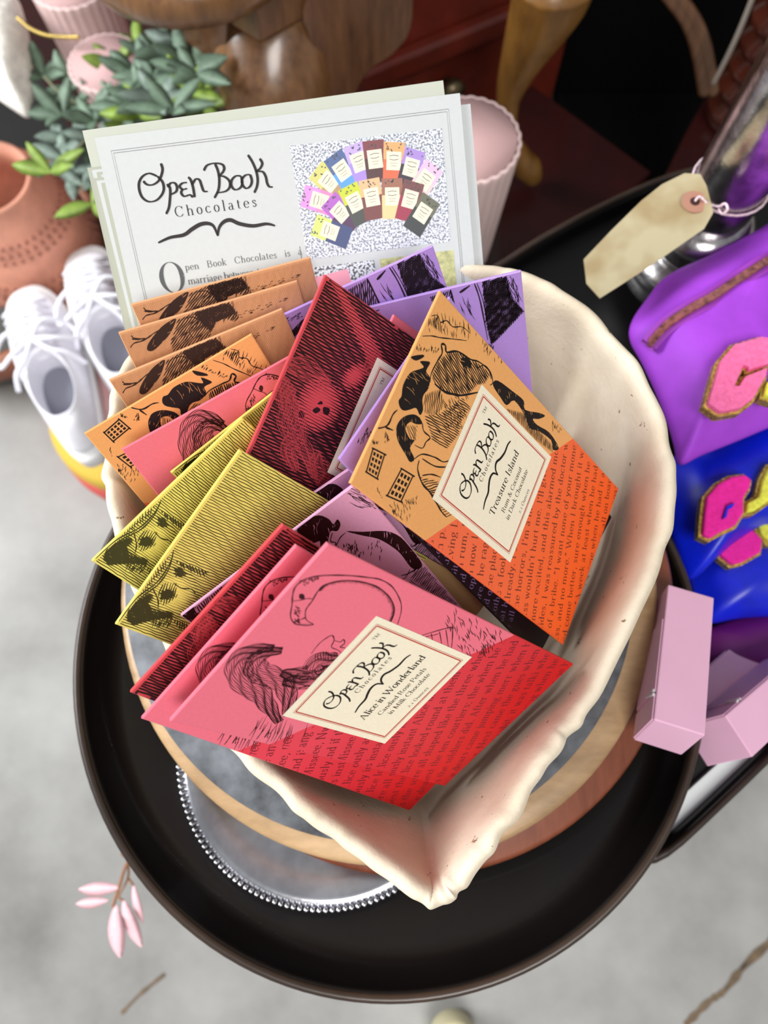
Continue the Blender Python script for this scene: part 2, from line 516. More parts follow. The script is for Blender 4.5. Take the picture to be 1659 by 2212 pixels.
O_ = lambda x, r=0.16: A(x, 0.22, r, 0.225, 0, 360)
dot = lambda x, y: A(x, y, 0.022, 0.022, 0, 360)
G = {
    'a': (0.44, [A(0.18, 0.33, 0.11, 0.11, 10, 160), A(0.18, 0.12, 0.13, 0.12, 80, 330), Ln(0.18, 0.24, 0.29, 0.26)] + [Ln(0.29, 0.33, 0.29, 0.06, 0.33, 0.01, 0.40, 0.03)]),
    'b': (0.47, St(0.10, 0.02, 0.70, 0, 1) + [A(0.24, 0.22, 0.155, 0.215, 150, -150)]),
    'c': (0.42, [A(0.22, 0.22, 0.165, 0.22, 40, 325)]),
    'd': (0.49, St(0.36, 0.0, 0.70, 3, 1) + [A(0.22, 0.22, 0.155, 0.215, 30, 330)]),
    'e': (0.43, [A(0.22, 0.22, 0.165, 0.22, 5, 320), Ln(0.06, 0.24, 0.385, 0.24)]),
    'f': (0.29, St(0.12, 0, 0.56, 2, 0) + [A(0.21, 0.56, 0.09, 0.13, 180, 30), Ln(0.02, 0.43, 0.25, 0.43)]),
    'g': (0.45, [A(0.19, 0.29, 0.125, 0.14, 0, 360), A(0.20, -0.09, 0.165, 0.10, 0, 360), Ln(0.12, 0.17, 0.08, 0.08, 0.2, 0.02), Ln(0.29, 0.38, 0.4, 0.42)]),
    'h': (0.51, St(0.10, 0, 0.70) + St(0.38, 0, 0.30, 2, 0) + [A(0.25, 0.29, 0.13, 0.14, 0, 150)]),
    'i': (0.24, St(0.12, 0, 0.43) + [dot(0.11, 0.61)]),
    'j': (0.24, St(0.13, -0.1, 0.43, 0, 1) + [A(0.04, -0.1, 0.09, 0.1, 0, -110), dot(0.12, 0.61)]),
    'k': (0.49, St(0.10, 0, 0.70) + [Ln(0.12, 0.2, 0.36, 0.43), Ln(0.19, 0.26, 0.38, 0.0), Ln(0.28, 0.43, 0.45, 0.43), Ln(0.3, 0, 0.47, 0)]),
    'l': (0.25, St(0.12, 0, 0.70)),
    'm': (0.76, St(0.10, 0, 0.43) + St(0.37, 0, 0.30, 2, 0) + St(0.63, 0, 0.30, 2, 0) + [A(0.24, 0.29, 0.13, 0.14, 0, 150), A(0.50, 0.29, 0.13, 0.14, 0, 150)]),
    'n': (0.51, St(0.10, 0, 0.43) + St(0.38, 0, 0.30, 2, 0) + [A(0.25, 0.29, 0.13, 0.14, 0, 150)]),
    'o': (0.45, [O_(0.22)]),
    'p': (0.48, St(0.10, -0.22, 0.43) + [A(0.24, 0.22, 0.155, 0.215, 150, -150)]),
    'q': (0.48, St(0.37, -0.22, 0.43, 2, 0) + [A(0.22, 0.22, 0.155, 0.215, 30, 330)]),
    'r': (0.37, St(0.10, 0, 0.43) + [A(0.23, 0.27, 0.13, 0.16, 150, 40)]),
    's': (0.36, [Ln(0.28, 0.33, 0.25, 0.41, 0.16, 0.44, 0.08, 0.38, 0.09, 0.29, 0.26, 0.19, 0.29, 0.1, 0.22, 0.01, 0.12, 0.0, 0.07, 0.09)]),
    't': (0.30, [Ln(0.12, 0.58, 0.12, 0.08, 0.16, 0.01, 0.26, 0.03), Ln(0.02, 0.43, 0.25, 0.43)]),
    'u': (0.51, St(0.10, 0.13, 0.43, 0, 1) + St(0.38, 0.0, 0.43, 3, 1) + [A(0.235, 0.14, 0.135, 0.14, 180, 330)]),
    'v': (0.44, [Ln(0.06, 0.43, 0.22, 0.0), Ln(0.22, 0.0, 0.37, 0.43), Ln(0, 0.43, 0.14, 0.43), Ln(0.3, 0.43, 0.43, 0.43)]),
    'w': (0.65, [Ln(0.06, 0.43, 0.2, 0.0), Ln(0.2, 0.0, 0.32, 0.43), Ln(0.29, 0.43, 0.44, 0.0), Ln(0.44, 0.0, 0.57, 0.43), Ln(0, 0.43, 0.14, 0.43), Ln(0.5, 0.43, 0.63, 0.43)]),
    'x': (0.45, [Ln(0.06, 0.43, 0.37, 0.0), Ln(0.06, 0, 0.37, 0.43), Ln(0, 0.43, 0.15, 0.43), Ln(0.3, 0, 0.44, 0)]),
    'y': (0.44, [Ln(0.06, 0.43, 0.22, 0.02), Ln(0.37, 0.43, 0.17, -0.15, 0.08, -0.21, 0.03, -0.17), Ln(0, 0.43, 0.14, 0.43), Ln(0.3, 0.43, 0.43, 0.43)]),
    'z': (0.40, [Ln(0.05, 0.42, 0.34, 0.42, 0.05, 0.01, 0.35, 0.01)]),
    'A': (0.68, [Ln(0.08, 0, 0.32, 0.68), Ln(0.32, 0.68, 0.55, 0), Ln(0.16, 0.22, 0.47, 0.22), Ln(0, 0, 0.17, 0), Ln(0.45, 0, 0.65, 0)]),
    'B': (0.62, St(0.13, 0, 0.68, 1, 1) + [Ln(0.13, 0.68, 0.3, 0.68), A(0.3, 0.52, 0.17, 0.16, 90, -90), A(0.31, 0.18, 0.21, 0.18, 90, -90), Ln(0.13, 0, 0.31, 0), Ln(0.13, 0.36, 0.3, 0.36)]),
    'C': (0.68, [A(0.35, 0.34, 0.28, 0.345, 38, 325), Ln(0.59, 0.66, 0.57, 0.48)]),
    'D': (0.72, St(0.13, 0, 0.68, 1, 1) + [A(0.33, 0.34, 0.3, 0.34, 90, -90), Ln(0.13, 0.68, 0.33, 0.68), Ln(0.13, 0, 0.33, 0)]),
    'E': (0.60, St(0.13, 0, 0.68, 1, 1) + [Ln(0.13, 0.67, 0.52, 0.67, 0.54, 0.52), Ln(0.13, 0.01, 0.53, 0.01, 0.56, 0.18), Ln(0.13, 0.35, 0.4, 0.35)]),
    'F': (0.56, St(0.13, 0, 0.68, 2, 1) + [Ln(0.13, 0.67, 0.52, 0.67, 0.54, 0.52), Ln(0.13, 0.35, 0.4, 0.35)]),
    'G': (0.70, [A(0.35, 0.34, 0.28, 0.345, 40, 330), Ln(0.59, 0.3, 0.59, 0.08), Ln(0.48, 0.3, 0.68, 0.3)]),
    'H': (0.74, St(0.13, 0, 0.68, 2, 2) + St(0.58, 0, 0.68, 2, 2) + [Ln(0.13, 0.35, 0.58, 0.35)]),
    'I': (0.32, St(0.16, 0, 0.68, 2, 2)),
    'M': (0.86, [Ln(0.13, 0, 0.13, 0.68), Ln(0.13, 0.68, 0.41, 0.02), Ln(0.41, 0.02, 0.69, 0.68)] + St(0.69, 0, 0.68, 2, 3) + [Ln(0.04, 0, 0.22, 0), Ln(0.04, 0.68, 0.15, 0.68)]),
    'N': (0.74, [Ln(0.12, 0, 0.12, 0.68), Ln(0.12, 0.68, 0.58, 0.0), Ln(0.58, 0, 0.58, 0.68), Ln(0.03, 0, 0.21, 0), Ln(0.5, 0.68, 0.67, 0.68)]),
    'O': (0.72, [A(0.36, 0.34, 0.29, 0.345, 0, 360)]),
    'P': (0.58, St(0.13, 0, 0.68, 2, 1) + [Ln(0.13, 0.68, 0.3, 0.68), A(0.3, 0.5, 0.2, 0.18, 90, -90), Ln(0.13, 0.32, 0.3, 0.32)]),
    'R': (0.68, St(0.13, 0, 0.68, 2, 1) + [Ln(0.13, 0.68, 0.3, 0.68), A(0.3, 0.52, 0.19, 0.16, 90, -90), Ln(0.13, 0.36, 0.3, 0.36), Ln(0.36, 0.35, 0.5, 0.05, 0.62, 0.01)]),
    'S': (0.54, [Ln(0.42, 0.5, 0.4, 0.62, 0.26, 0.69, 0.12, 0.62, 0.1, 0.5, 0.17, 0.41, 0.36, 0.31, 0.44, 0.18, 0.37, 0.03, 0.22, -0.01, 0.1, 0.06, 0.08, 0.2)]),
    'T': (0.64, St(0.32, 0, 0.68, 2, 0) + [Ln(0.05, 0.5, 0.07, 0.67, 0.57, 0.67, 0.59, 0.5)]),
    'W': (0.92, [Ln(0.07, 0.68, 0.28, 0.0), Ln(0.28, 0.0, 0.46, 0.66), Ln(0.42, 0.68, 0.64, 0.0), Ln(0.64, 0.0, 0.83, 0.68), Ln(0, 0.68, 0.17, 0.68), Ln(0.34, 0.68, 0.5, 0.68), Ln(0.75, 0.68, 0.92, 0.68)]),
    '.': (0.24, [dot(0.1, 0.03)]), ',': (0.24, [Ln(0.1, 0.05, 0.12, -0.02, 0.07, -0.11)]),
    ';': (0.24, [dot(0.1, 0.38), Ln(0.1, 0.05, 0.12, -0.02, 0.07, -0.11)]), ':': (0.24, [dot(0.1, 0.38), dot(0.1, 0.03)]),
    "'": (0.2, [Ln(0.1, 0.68, 0.11, 0.6, 0.07, 0.5)]), '"': (0.34, [Ln(0.1, 0.68, 0.11, 0.6, 0.07, 0.5), Ln(0.22, 0.68, 0.23, 0.6, 0.19, 0.5)]),
    '&': (0.72, [Ln(0.62, 0.36, 0.5, 0.12, 0.32, 0.0, 0.14, 0.04, 0.08, 0.17, 0.18, 0.32, 0.34, 0.44, 0.36, 0.58, 0.27, 0.68, 0.18, 0.6, 0.22, 0.44, 0.45, 0.12, 0.6, 0.0, 0.68, 0.03)]),
    '2': (0.46, [Ln(0.08, 0.34, 0.12, 0.43, 0.24, 0.46, 0.34, 0.38, 0.3, 0.24, 0.08, 0.02, 0.38, 0.02)]),
    '1': (0.32, St(0.16, 0, 0.44, 2, 1)), '-': (0.3, [Ln(0.05, 0.22, 0.25, 0.22)]), ' ': (0.24, []),
}


def text_w(s, size, track=0.0):
    return sum((G.get(c, G['o'])[0] + track) for c in s) * size


def text(ink, s, x, y, size, ang=0.0, track=0.0, centre=False, bold=1.0):
    ca, sa = math.cos(math.radians(ang)), math.sin(math.radians(ang))
    if centre:
        w = text_w(s, size, track) / 2
        x, y = x - w * ca, y - w * sa
    pos = 0
    for c in s:
        adv, strokes = G.get(c, G['o'])
        for st in strokes:
            n = len(st)
            pts, w = [], []
            for i, (u, v) in enumerate(st):
                dx = st[min(i + 1, n - 1)][0] - st[max(i - 1, 0)][0]
                dy = st[min(i + 1, n - 1)][1] - st[max(i - 1, 0)][1]
                d = math.hypot(dx, dy)
                q = abs(dy) / d if d else 1
                if dx * dy > 0 and n == 2:
                    q *= 0.4
                U, V = (pos + u) * size, v * size
                pts.append((x + U * ca - V * sa, y + U * sa + V * ca))
                w.append(size * (0.026 + 0.066 * q ** 1.5) * bold)
            ink.ribbon(pts, w)
        pos += adv + track
    return pos * size


LOGO = [
    [(935, 1030), (890, 1014), (850, 1030), (825, 1065), (822, 1110), (836, 1150), (870, 1172), (915, 1165), (950, 1135), (967, 1100), (962, 1060), (935, 1030)],
    [(963, 958), (970, 990), (957, 1030), (935, 1060), (900, 1078), (868, 1075), (850, 1056)],
    [(985, 1075), (1000, 1085), (1004, 1110), (997, 1160), (986, 1208), (966, 1243)],
    [(990, 1092), (1010, 1068), (1035, 1068), (1046, 1090), (1037, 1116), (1005, 1132)],
    [(1108, 1064), (1080, 1068), (1062, 1086), (1078, 1102), (1106, 1098)],
    [(1078, 1102), (1068, 1122), (1084, 1142), (1118, 1134), (1136, 1148)],
    [(1116, 1034), (1130, 1048), (1141, 1090), (1146, 1148)],
    [(1136, 1078), (1160, 1046), (1183, 1050), (1194, 1085), (1204, 1112), (1228, 1114)],
    [(1283, 958), (1298, 1000), (1302, 1050), (1292, 1106), (1264, 1152)],
    [(1213, 998), (1235, 968), (1280, 956), (1325, 962), (1336, 985), (1322, 1010), (1298, 1028)],
    [(1298, 1028), (1332, 1030), (1362, 1055), (1361, 1090), (1332, 1114), (1278, 1122)],
    [(1436, 1028), (1405, 1026), (1378, 1048), (1372, 1080), (1390, 1103), (1418, 1098), (1438, 1074), (1436, 1028)],
    [(1490, 1018), (1462, 1022), (1440, 1044), (1440, 1076), (1460, 1096), (1486, 1084), (1498, 1054), (1490, 1018)],
    [(1483, 908), (1508, 948), (1528, 1000), (1534, 1048), (1526, 1088), (1508, 1122)],
    [(1553, 928), (1567, 955), (1552, 984), (1524, 1002)],
    [(1528, 1002), (1566, 1002), (1584, 1030), (1590, 1065), (1602, 1086), (1624, 1088)],
]
BRACE = [(938, 1432), (1010, 1402), (1090, 1387), (1140, 1355), (1190, 1328), (1235, 1322), (1268, 1338), (1289, 1392), (1300, 1345), (1330, 1312), (1370, 1302), (1420, 1322), (1500, 1334), (1580, 1322), (1632, 1332)]


def logo(ink, x, y, w, which=LOGO, pen=0.0185, x0=820, x1=1624, yb=1125):
    """the hand-written name, w millimetres wide, its base line starting at x, y"""
    k = w / (x1 - x0)
    r = math.radians(7.0)
    for st in which:
        q = []
        for px, py in st:
            dx, dy = (px - x0) * k, -(py - yb) * k
            q.append((dx * math.cos(-r) - dy * math.sin(-r), dx * math.sin(-r) + dy * math.cos(-r), 0))
        c = cat_rom(q, 5)
        n = len(c)
        pts = [(x + p.x, y + p.y + w * 0.055) for p in c]
        wd = []
        for i in range(n):
            d = c[min(i + 1, n - 1)] - c[max(i - 1, 0)]
            v = abs(d.y) / (d.length or 1)
            wd.append(w * pen * (0.55 + 0.6 * v) * (0.6 if i in (0, n - 1) else 1))
        ink.ribbon(pts, wd)


def brace(ink, x, y, w, pen=0.03):
    k = w / 694
    r = math.radians(7.6)
    q = []
    for px, py in BRACE:
        dx, dy = (px - 938) * k, -(py - 1432) * k
        q.append((dx * math.cos(-r) - dy * math.sin(-r), dx * math.sin(-r) + dy * math.cos(-r), 0))
    for part in (q[:8], q[7:]):
        c = cat_rom(part, 6)
        n = len(c)
        ink.ribbon([(x + p.x, y + p.y) for p in c], [w * pen * (0.35 + 0.75 * math.sin(PI * (i + 0.5) / n) ** 0.6) for i in range(n)])


ART={
 'T':[
  ('F',0,[314,-52,329,-35,349,-38,383,-25,434,-30,469,-58,488,-71,493,-47,516,-79,514,-89,482,-88,475,-114,441,-127,411,-120,390,-125,366,-144,343,-141,353,-114,333,-93,315,-72]),
  ('H',(75,0.62),[484,-117,544,-114,593,-136,629,-177,645,-243,660,-291,666,-337,658,-363,620,-357,592,-326,537,-303,496,-244,475,-194,471,-143]),
  ('L',0.7,[462,-122,492,-112,544,-114,579,-118,601,-100,610,-117,595,-135,629,-177,645,-243,665,-288,671,-344,653,-376]),
  ('L',0.9,[471,-143,475,-194,496,-244,516,-278,576,-346]),
  ('F',0,[617,-204,640,-227,636,-258,618,-260,604,-231]),
  ('H',(20,0.45),[411,-120,475,-176,448,-210,405,-220,371,-188,360,-152]),
  ('F',0,[264,-71,298,-82,328,-113,335,-142,325,-165,308,-142,299,-115,270,-108,252,-144,259,-165,226,-160,207,-197,187,-184,198,-153,204,-133,218,-100,240,-78]),
  ('H',(60,0.4),[279,-102,309,-150,263,-171,248,-147]),
  ('L',0.5,[335,-142,325,-165,308,-185,306,-221,283,-213,256,-209,246,-173]),
  ('L',0.7,[214,-218,184,-229,156,-272,148,-321,130,-376,119,-410,116,-439]),
  ('L',0.5,[207,-197,239,-220,261,-276,271,-323,304,-357]),
  ('L',0.5,[226,-228,238,-299,277,-365]),
  ('L',0.5,[178,-258,204,-294,218,-338]),
  ('H',(100,0.45),[351,-158,405,-220,509,-282,505,-342,442,-325,393,-338,315,-313,301,-232,323,-210]),
  ('D',(60,3,70),[448,-210,546,-316,419,-340,360,-266]),
  ('H',(130,0.4),[166,-248,202,-331,152,-472,116,-439,130,-376]),
  ('F',0,[669,-407,686,-502,694,-574,670,-601,708,-679,720,-719,688,-692,667,-660,663,-697,681,-781,663,-867,636,-835,661,-806,649,-719,627,-663,651,-613,663,-528,623,-500,627,-455,640,-395]),
  ('H',(30,0.55),[609,-498,655,-599,651,-813,626,-842,608,-722]),
  ('W',0,[140,-23,150,-75,67,-88,62,-38]),
  ('W',0,[149,-164,156,-221,55,-218,42,-155]),
  ('D',(40,3.5,35),[651,-3,683,-44,758,-199,728,-238,688,-168,636,-91,591,-15]),
  ('H',(35,0.5),[633,-5,667,-36,651,-86,633,-84,621,-22]),
  ('L',0.4,[569,-12,596,-46,618,-85,655,-142,689,-196]),
  ('L',0.4,[651,-11,671,-33,661,-57,684,-78,686,-114,714,-151,721,-194]),
  ('D',(26,2.5,20),[733,-245,770,-331,746,-409,698,-307]),
  ('D',(30,1.6,15),[535,0,588,-104,566,-100,510,-7]),
  ('F',0,[481,-5,518,-44,516,-54,484,-31]),
  ('L',0.6,[196,4,233,-35,278,-38,302,-47]),
  ('L',0.6,[225,-32,235,-66]),
  ('D',(16,1.5,40),[210,-41,221,-58,196,-74,182,-51]),
  ('D',(14,1.2,40),[155,1,171,-35,160,-34,147,-4]),
  ('D',(10,0.9,40),[48,-95,29,-131,24,-142,37,-106]),
  ('D',(44,2.2,50),[13,-164,84,-249,129,-289,32,-282,-1,-253]),
  ('L',0.5,[642,-293,670,-315,672,-354,649,-389,630,-381]),
  ('D',(16,2,40),[727,-762,736,-856,720,-842,696,-771]),
 ],
 'A':[
  ('L',0.45,[492,-167,481,-149,475,-109,491,-78,530,-51,562,-27,591,-16,624,-27,655,-66,687,-135,709,-200,721,-249,715,-308,684,-375,653,-410,616,-434,589,-449]),
  ('L',0.45,[495,-165,500,-133,525,-108,544,-102,565,-100,604,-91,635,-98,672,-148,692,-217,693,-276,676,-339,649,-382,619,-403,592,-413]),
  ('V',1.3,[604,-91,635,-98,672,-148,692,-217,693,-276,676,-339,649,-382,619,-403,592,-413]),
  ('V',0.9,[505,-128,475,-109,495,-165]),
  ('L',0.3,[541,-44,552,-62,568,-82,572,-98]),
  ('F',0,[570,-46,575,-58,563,-72,557,-57]),
  ('D',(30,1.6,75),[529,-65,529,-81,481,-122,480,-102]),
  ('D',(24,1.4,60),[610,-12,646,-61,632,-60,599,-34]),
  ('P',0,[370,-113,353,-80,326,-50,302,-42,270,-55,237,-89,209,-141,195,-192,170,-239,138,-293,105,-353]),
  ('P',0,[371,-145,350,-109,321,-92,288,-105,270,-139,265,-191,258,-238,226,-286,176,-334,134,-359]),
  ('P',0,[290,-205,300,-246,323,-299,372,-293,399,-321,421,-339]),
  ('P',0,[258,-238,280,-277,305,-329,328,-346,375,-343]),
  ('L',0.35,[394,-245,423,-241,454,-243,481,-256,468,-278,442,-290,439,-323,428,-356]),
  ('L',0.35,[468,-278,470,-303,483,-306,470,-322,453,-318,456,-338,452,-357]),
  ('H',(40,0.35),[398,-256,422,-279,423,-322,393,-327,377,-274]),
  ('L',0.35,[211,-313,250,-309,275,-333,284,-362]),
  ('D',(70,5,62),[677,-589,736,-593,742,-907,628,-884,597,-800,645,-684]),
  ('L',0.4,[593,-553,630,-591,674,-642,667,-661,625,-705,601,-727]),
  ('L',0.3,[592,-564,623,-608,638,-622]),
  ('L',0.3,[625,-591,597,-631]),
  ('L',0.3,[644,-615,597,-680]),
  ('L',0.3,[660,-632,599,-714]),
  ('H',(55,0.4),[668,-838,683,-865,644,-900,619,-861]),
  ('D',(22,14,16),[61,-256,88,-493,33,-423,20,-316]),
  ('D',(12,12,16),[-15,-224,-8,-309,-26,-338,-39,-291]),
 ],
 'C':[
  ('E',0,[344,-187,349,-268,253,-190]),
  ('E',0,[499,-280,531,-319,461,-293]),
  ('E',0,[259,-381,257,-407,217,-388]),
  ('K',0,[744,-23,751,-72,621,-361,558,-337]),
  ('F',0,[313,-173,331,-186,327,-204,308,-191]),
  ('F',0,[292,-126,290,-149,272,-151,274,-128]),
  ('F',0,[342,-210,348,-238,325,-242,322,-221]),
  ('F',0,[341,-181,358,-191,350,-202]),
  ('G',0,[443,-4,472,-111,458,-209,408,-259,431,-216,454,-135,444,-53,417,-11]),
  ('G',0,[233,-201,278,-276,348,-292,302,-333,220,-363,144,-348,121,-291,168,-236,180,-192]),
  ('P',0,[405,-10,427,-55,428,-120,427,-195]),
  ('P',0,[371,-27,318,-27,283,-80,232,-100,185,-175,152,-244,98,-295]),
  ('P',0,[354,-65,305,-62,254,-124,208,-156,148,-143,92,-216]),
  ('P',0,[185,-264,142,-280,123,-328,74,-331]),
  ('P',0,[531,-319,580,-341,594,-358]),
 ],
 'K':[
  ('F',0,[491,-11,511,7,535,11,582,-13,598,-53,597,-81,619,-74,615,-100,591,-115,574,-98,544,-126,517,-150,507,-133,523,-104,504,-95,496,-65,487,-37]),
  ('L',0.4,[575,-108,550,-133,559,-153,536,-170]),
  ('F',0,[613,-138,655,-186,718,-247,745,-314,747,-405,740,-490,711,-490,701,-458,705,-381,698,-323,679,-254,646,-200]),
  ('L',0.4,[529,-182,579,-148,609,-143]),
  ('D',(70,2.4,60),[549,-173,611,-201,606,-273,558,-282,530,-221]),
  ('D',(14,2.5,50),[636,-247,700,-276,640,-350,622,-291]),
  ('L',0.5,[730,-458,707,-485,674,-481,653,-468]),
  ('L',0.4,[694,-471,654,-491,614,-462]),
  ('H',(20,0.45),[715,-484,745,-506,771,-780,714,-787,671,-510]),
  ('H',(100,0.3),[671,-510,714,-787,674,-764,647,-526]),
  ('F',0,[-2,-3,54,5,43,-32,71,-42,40,-63,2,-76,-13,-46]),
  ('H',(72,0.5),[54,5,471,58,491,28,439,-25,212,-39,50,-41]),
  ('D',(30,3,30),[210,-4,406,9,467,53,383,34,261,23]),
  ('L',0.4,[525,74,513,34]),
  ('L',0.4,[532,71,519,18]),
  ('D',(22,7,-70),[708,45,734,-13,762,-101,740,-168,696,-70]),
 ],
 'Y':[
  ('E',0,[190,-108,267,-123,158,-196]),
  ('G',0,[29,-28,64,-10,107,-13,158,-37,147,-54,115,-55,104,-93,122,-149,101,-165,84,-132,52,-90,22,-61]),
  ('L',0.5,[16,-5,120,-9,206,-36,285,-34,330,-20]),
  ('L',0.5,[51,-15,130,-21,197,-44,268,-42,335,-16]),
  ('H',(40,0.4),[59,-14,160,-8,270,-5,308,-12,266,-30,207,-27,139,-12]),
  ('G',0,[278,-55,287,-75,278,-105,259,-102,250,-81]),
  ('G',0,[176,-70,194,-82,198,-108,180,-117,157,-109,154,-83]),
  ('H',(50,0.7),[305,-43,311,-96,316,-174,289,-170,290,-131,291,-71]),
  ('H',(15,0.5),[157,-66,214,-56,231,-98,182,-130,148,-118,130,-105]),
  ('L',0.5,[225,-90,219,-124,230,-159,217,-186]),
  ('D',(50,3,10),[70,-81,107,-162,72,-172,45,-125]),
  ('H',(30,0.6),[99,-163,104,-203,99,-299,68,-281,69,-213]),
  ('L',0.5,[179,-32,147,-75,115,-97]),
 ],
 'B':[
  ('F',0,[77,-106,93,-80,138,-46,184,-21,237,-11,192,-64,142,-96,97,-117]),
  ('L',0.6,[18,-76,40,-62,70,-62,97,-57,126,-46,153,-38]),
  ('L',0.6,[43,-26,48,-41,74,-52,97,-57]),
  ('L',0.6,[39,-41,57,-50,86,-53]),
  ('H',(35,0.6),[240,-19,305,-6,399,1,435,-1,459,-2,479,-81,453,-94,412,-67,363,-85,342,-127,288,-137,223,-144,172,-148,175,-107]),
  ('G',0,[311,-8,399,1,459,-2,476,-60,437,-68,386,-72,346,-114,326,-66]),
  ('D',(60,3.5,60),[378,10,472,1,480,-88,408,-79]),
  ('L',0.5,[269,-21,304,-26,314,-49,268,-75,271,-117]),
  ('D',(26,2,5),[476,-60,691,-48,697,-70,474,-87]),
 ],
 'L':[
  ('G',0,[591,-8,690,5,708,-129,748,-205,617,-328,589,-348,580,-223,586,-82]),
  ('D',(24,9,-80),[701,-4,733,-50,738,-168,708,-153,687,-87]),
  ('H',(70,0.7),[368,-19,458,-9,457,-93,462,-211,422,-224,386,-96]),
  ('L',0.8,[458,-9,463,-113,463,-229]),
  ('L',0.6,[558,-6,571,-105,578,-316]),
  ('L',0.4,[568,-7,583,-111,589,-313]),
  ('L',1.0,[493,-34,539,-11]),
  ('D',(10,8,-75),[487,-69,530,-84,529,-164,491,-152]),
  ('F',0,[1,-159,42,-103,95,-81,156,-56,124,-97,58,-129]),
  ('D',(20,2,20),[89,-20,157,-24,154,-46,85,-42]),
  ('H',(60,0.75),[507,-269,601,-355,529,-555,463,-480]),
 ],
}
NOLABEL = ('P1', 'Y1', 'Y2', 'O1', 'D0', 'PU', 'B1', 'B2', 'B3', 'Y0', 'K1', 'L3', 'L2')

# ================================================================== the setting
M_FLOOR = NT('polished_concrete')
_v = M_FLOOR.coord()
_f = M_FLOOR.noise(_v, 5, 8, 0.6)
_g = M_FLOOR.noise(_v, 1.3, 4, 0.5)
M_FLOOR.l(M_FLOOR.ramp(M_FLOOR.math('ADD', M_FLOOR.math('MULTIPLY', _f, 0.6), M_FLOOR.math('MULTIPLY', _g, 0.4)),
                       [(0.34, lin((104, 101, 96))), (0.5, lin((138, 136, 132))), (0.66, lin((160, 158, 154)))]), M_FLOOR.b.inputs['Base Color'])
M_FLOOR.b.inputs['Roughness'].default_value = 0.45
v, f = box_g(-3.5, 3.5, -2.0, 4.0, -0.05, 0.0)
props(mesh('floor', v, f, M_FLOOR.m), kind='structure')
M_CRACK = plain('floor_joint', (96, 80, 62), 0.9, var=0.3, scale=40)
for k, pts in enumerate(([(1480, 2215), (1530, 2165), (1565, 2140), (1610, 2085), (1670, 2030)], [(262, 2190), (300, 2150), (356, 2104)])):
    P = cat_rom([at(x, y, 0.001) for x, y in pts], 5)
    L, Rr = [], []
    for i, p in enumerate(P):
        d = (P[min(i + 1, len(P) - 1)] - P[max(i - 1, 0)]).normalized()
        w = (0.0045 if k == 0 else 0.0022) * (0.6 + 0.8 * random.random())
        s_ = Vector((-d.y, d.x, 0)) * w
        L.append(p + s_)
        Rr.append(p - s_)
    n = len(P)
    props(mesh('trim_%d' % (k + 1), L + Rr, [(i, i + 1, n + i + 1, n + i) for i in range(n - 1)], M_CRACK), kind='structure')
M_WALL = plain('painted_wall', (196, 192, 186), 0.8, var=0.03)
for nm, b in (('wall_back', (-3.5, 3.5, 4.0, 4.1, 0, 3.0)), ('wall_right', (3.4, 3.5, -2.0, 4.0, 0, 3.0))):
    v, f = box_g(*b)
    props(mesh(nm, v, f, M_WALL), kind='structure')

# ================================================================== the cart shelf under everything
M_BLACK = plain('black_lacquered_metal', (8, 6, 6), 0.4, spec=0.3, var=0.2, scale=9)
M_DARKRIM = wood('dark_bronze_rim', (34, 24, 18), (62, 46, 36), (5, 5, 5), 0.32)
ZC = 0.655
pl = [at(1290, 1840, ZC), at(1372, 1860, ZC), at(1440, 1843, ZC), at(1550, 1745, ZC), at(1700, 1600, ZC), at(1900, 1408, ZC), at(2100, 1230, ZC), at(2150, 560, ZC), at(1800, 340, ZC), at(1640, 342, ZC), at(1540, 358, ZC), at(1440, 384, ZC), at(1330, 430, ZC), at(1200, 497, ZC), at(1090, 566, ZC), at(900, 700, ZC), at(700, 1000, ZC), at(900, 1500, ZC)]
out = [Vector(p) for p in cat_rom(pl, 3, True)]
cen = sum(out, Vector()) / len(out)


def scaled(lp, s, z):
    return [Vector((cen.x + (p.x - cen.x) * s, cen.y + (p.y - cen.y) * s, z)) for p in lp]


cart = thing('serving_cart', 'black serving cart shelf with a raised rim, under the round tray and the pouches', 'cart', (cen.x, cen.y, 0))
lo = [[Vector((p.x, p.y, ZC - 0.016)) for p in out], [Vector((p.x, p.y, ZC)) for p in out], scaled(out, 0.985, ZC + 0.001), scaled(out, 0.975, ZC - 0.002), scaled(out, 0.97, ZC - 0.014)]
v, f = loft(lo)
mesh('shelf', v, f, M_BLACK, cart, world=True)
loops = [scaled(out, 1.006, ZC - 0.004), scaled(out, 1.006, ZC + 0.003), scaled(out, 0.990, ZC + 0.005), scaled(out, 0.984, ZC + 0.001), scaled(out, 0.984, ZC - 0.004)]
v, f = loft(loops, False, False)
mesh('rim', v, f, M_DARKRIM, cart, True, world=True)
for q in ((0.62, 0.62), (0.62, -0.55), (-0.55, 0.4), (-0.3, -0.4)):
    x, y = cen.x + q[0] * 0.28, cen.y + q[1] * 0.22
    v, f = tube([(x, y, 0.0), (x, y, ZC - 0.016)], 0.012)
    mesh('leg', v, f, M_BLACK, cart, world=True)
M_MIRROR = plain('glossy_white_card', (236, 240, 240), 0.25)
v, f = prism([at(x, y, ZC - 0.009) for x, y in ((1440, 1808), (1478, 1716), (1575, 1628), (1690, 1590), (1700, 1610), (1560, 1710))], ZC - 0.0135, ZC - 0.009)
base_mesh('white_card', v, f, M_MIRROR, 'glossy white card lying on the cart shelf below the pink boxes', 'card')

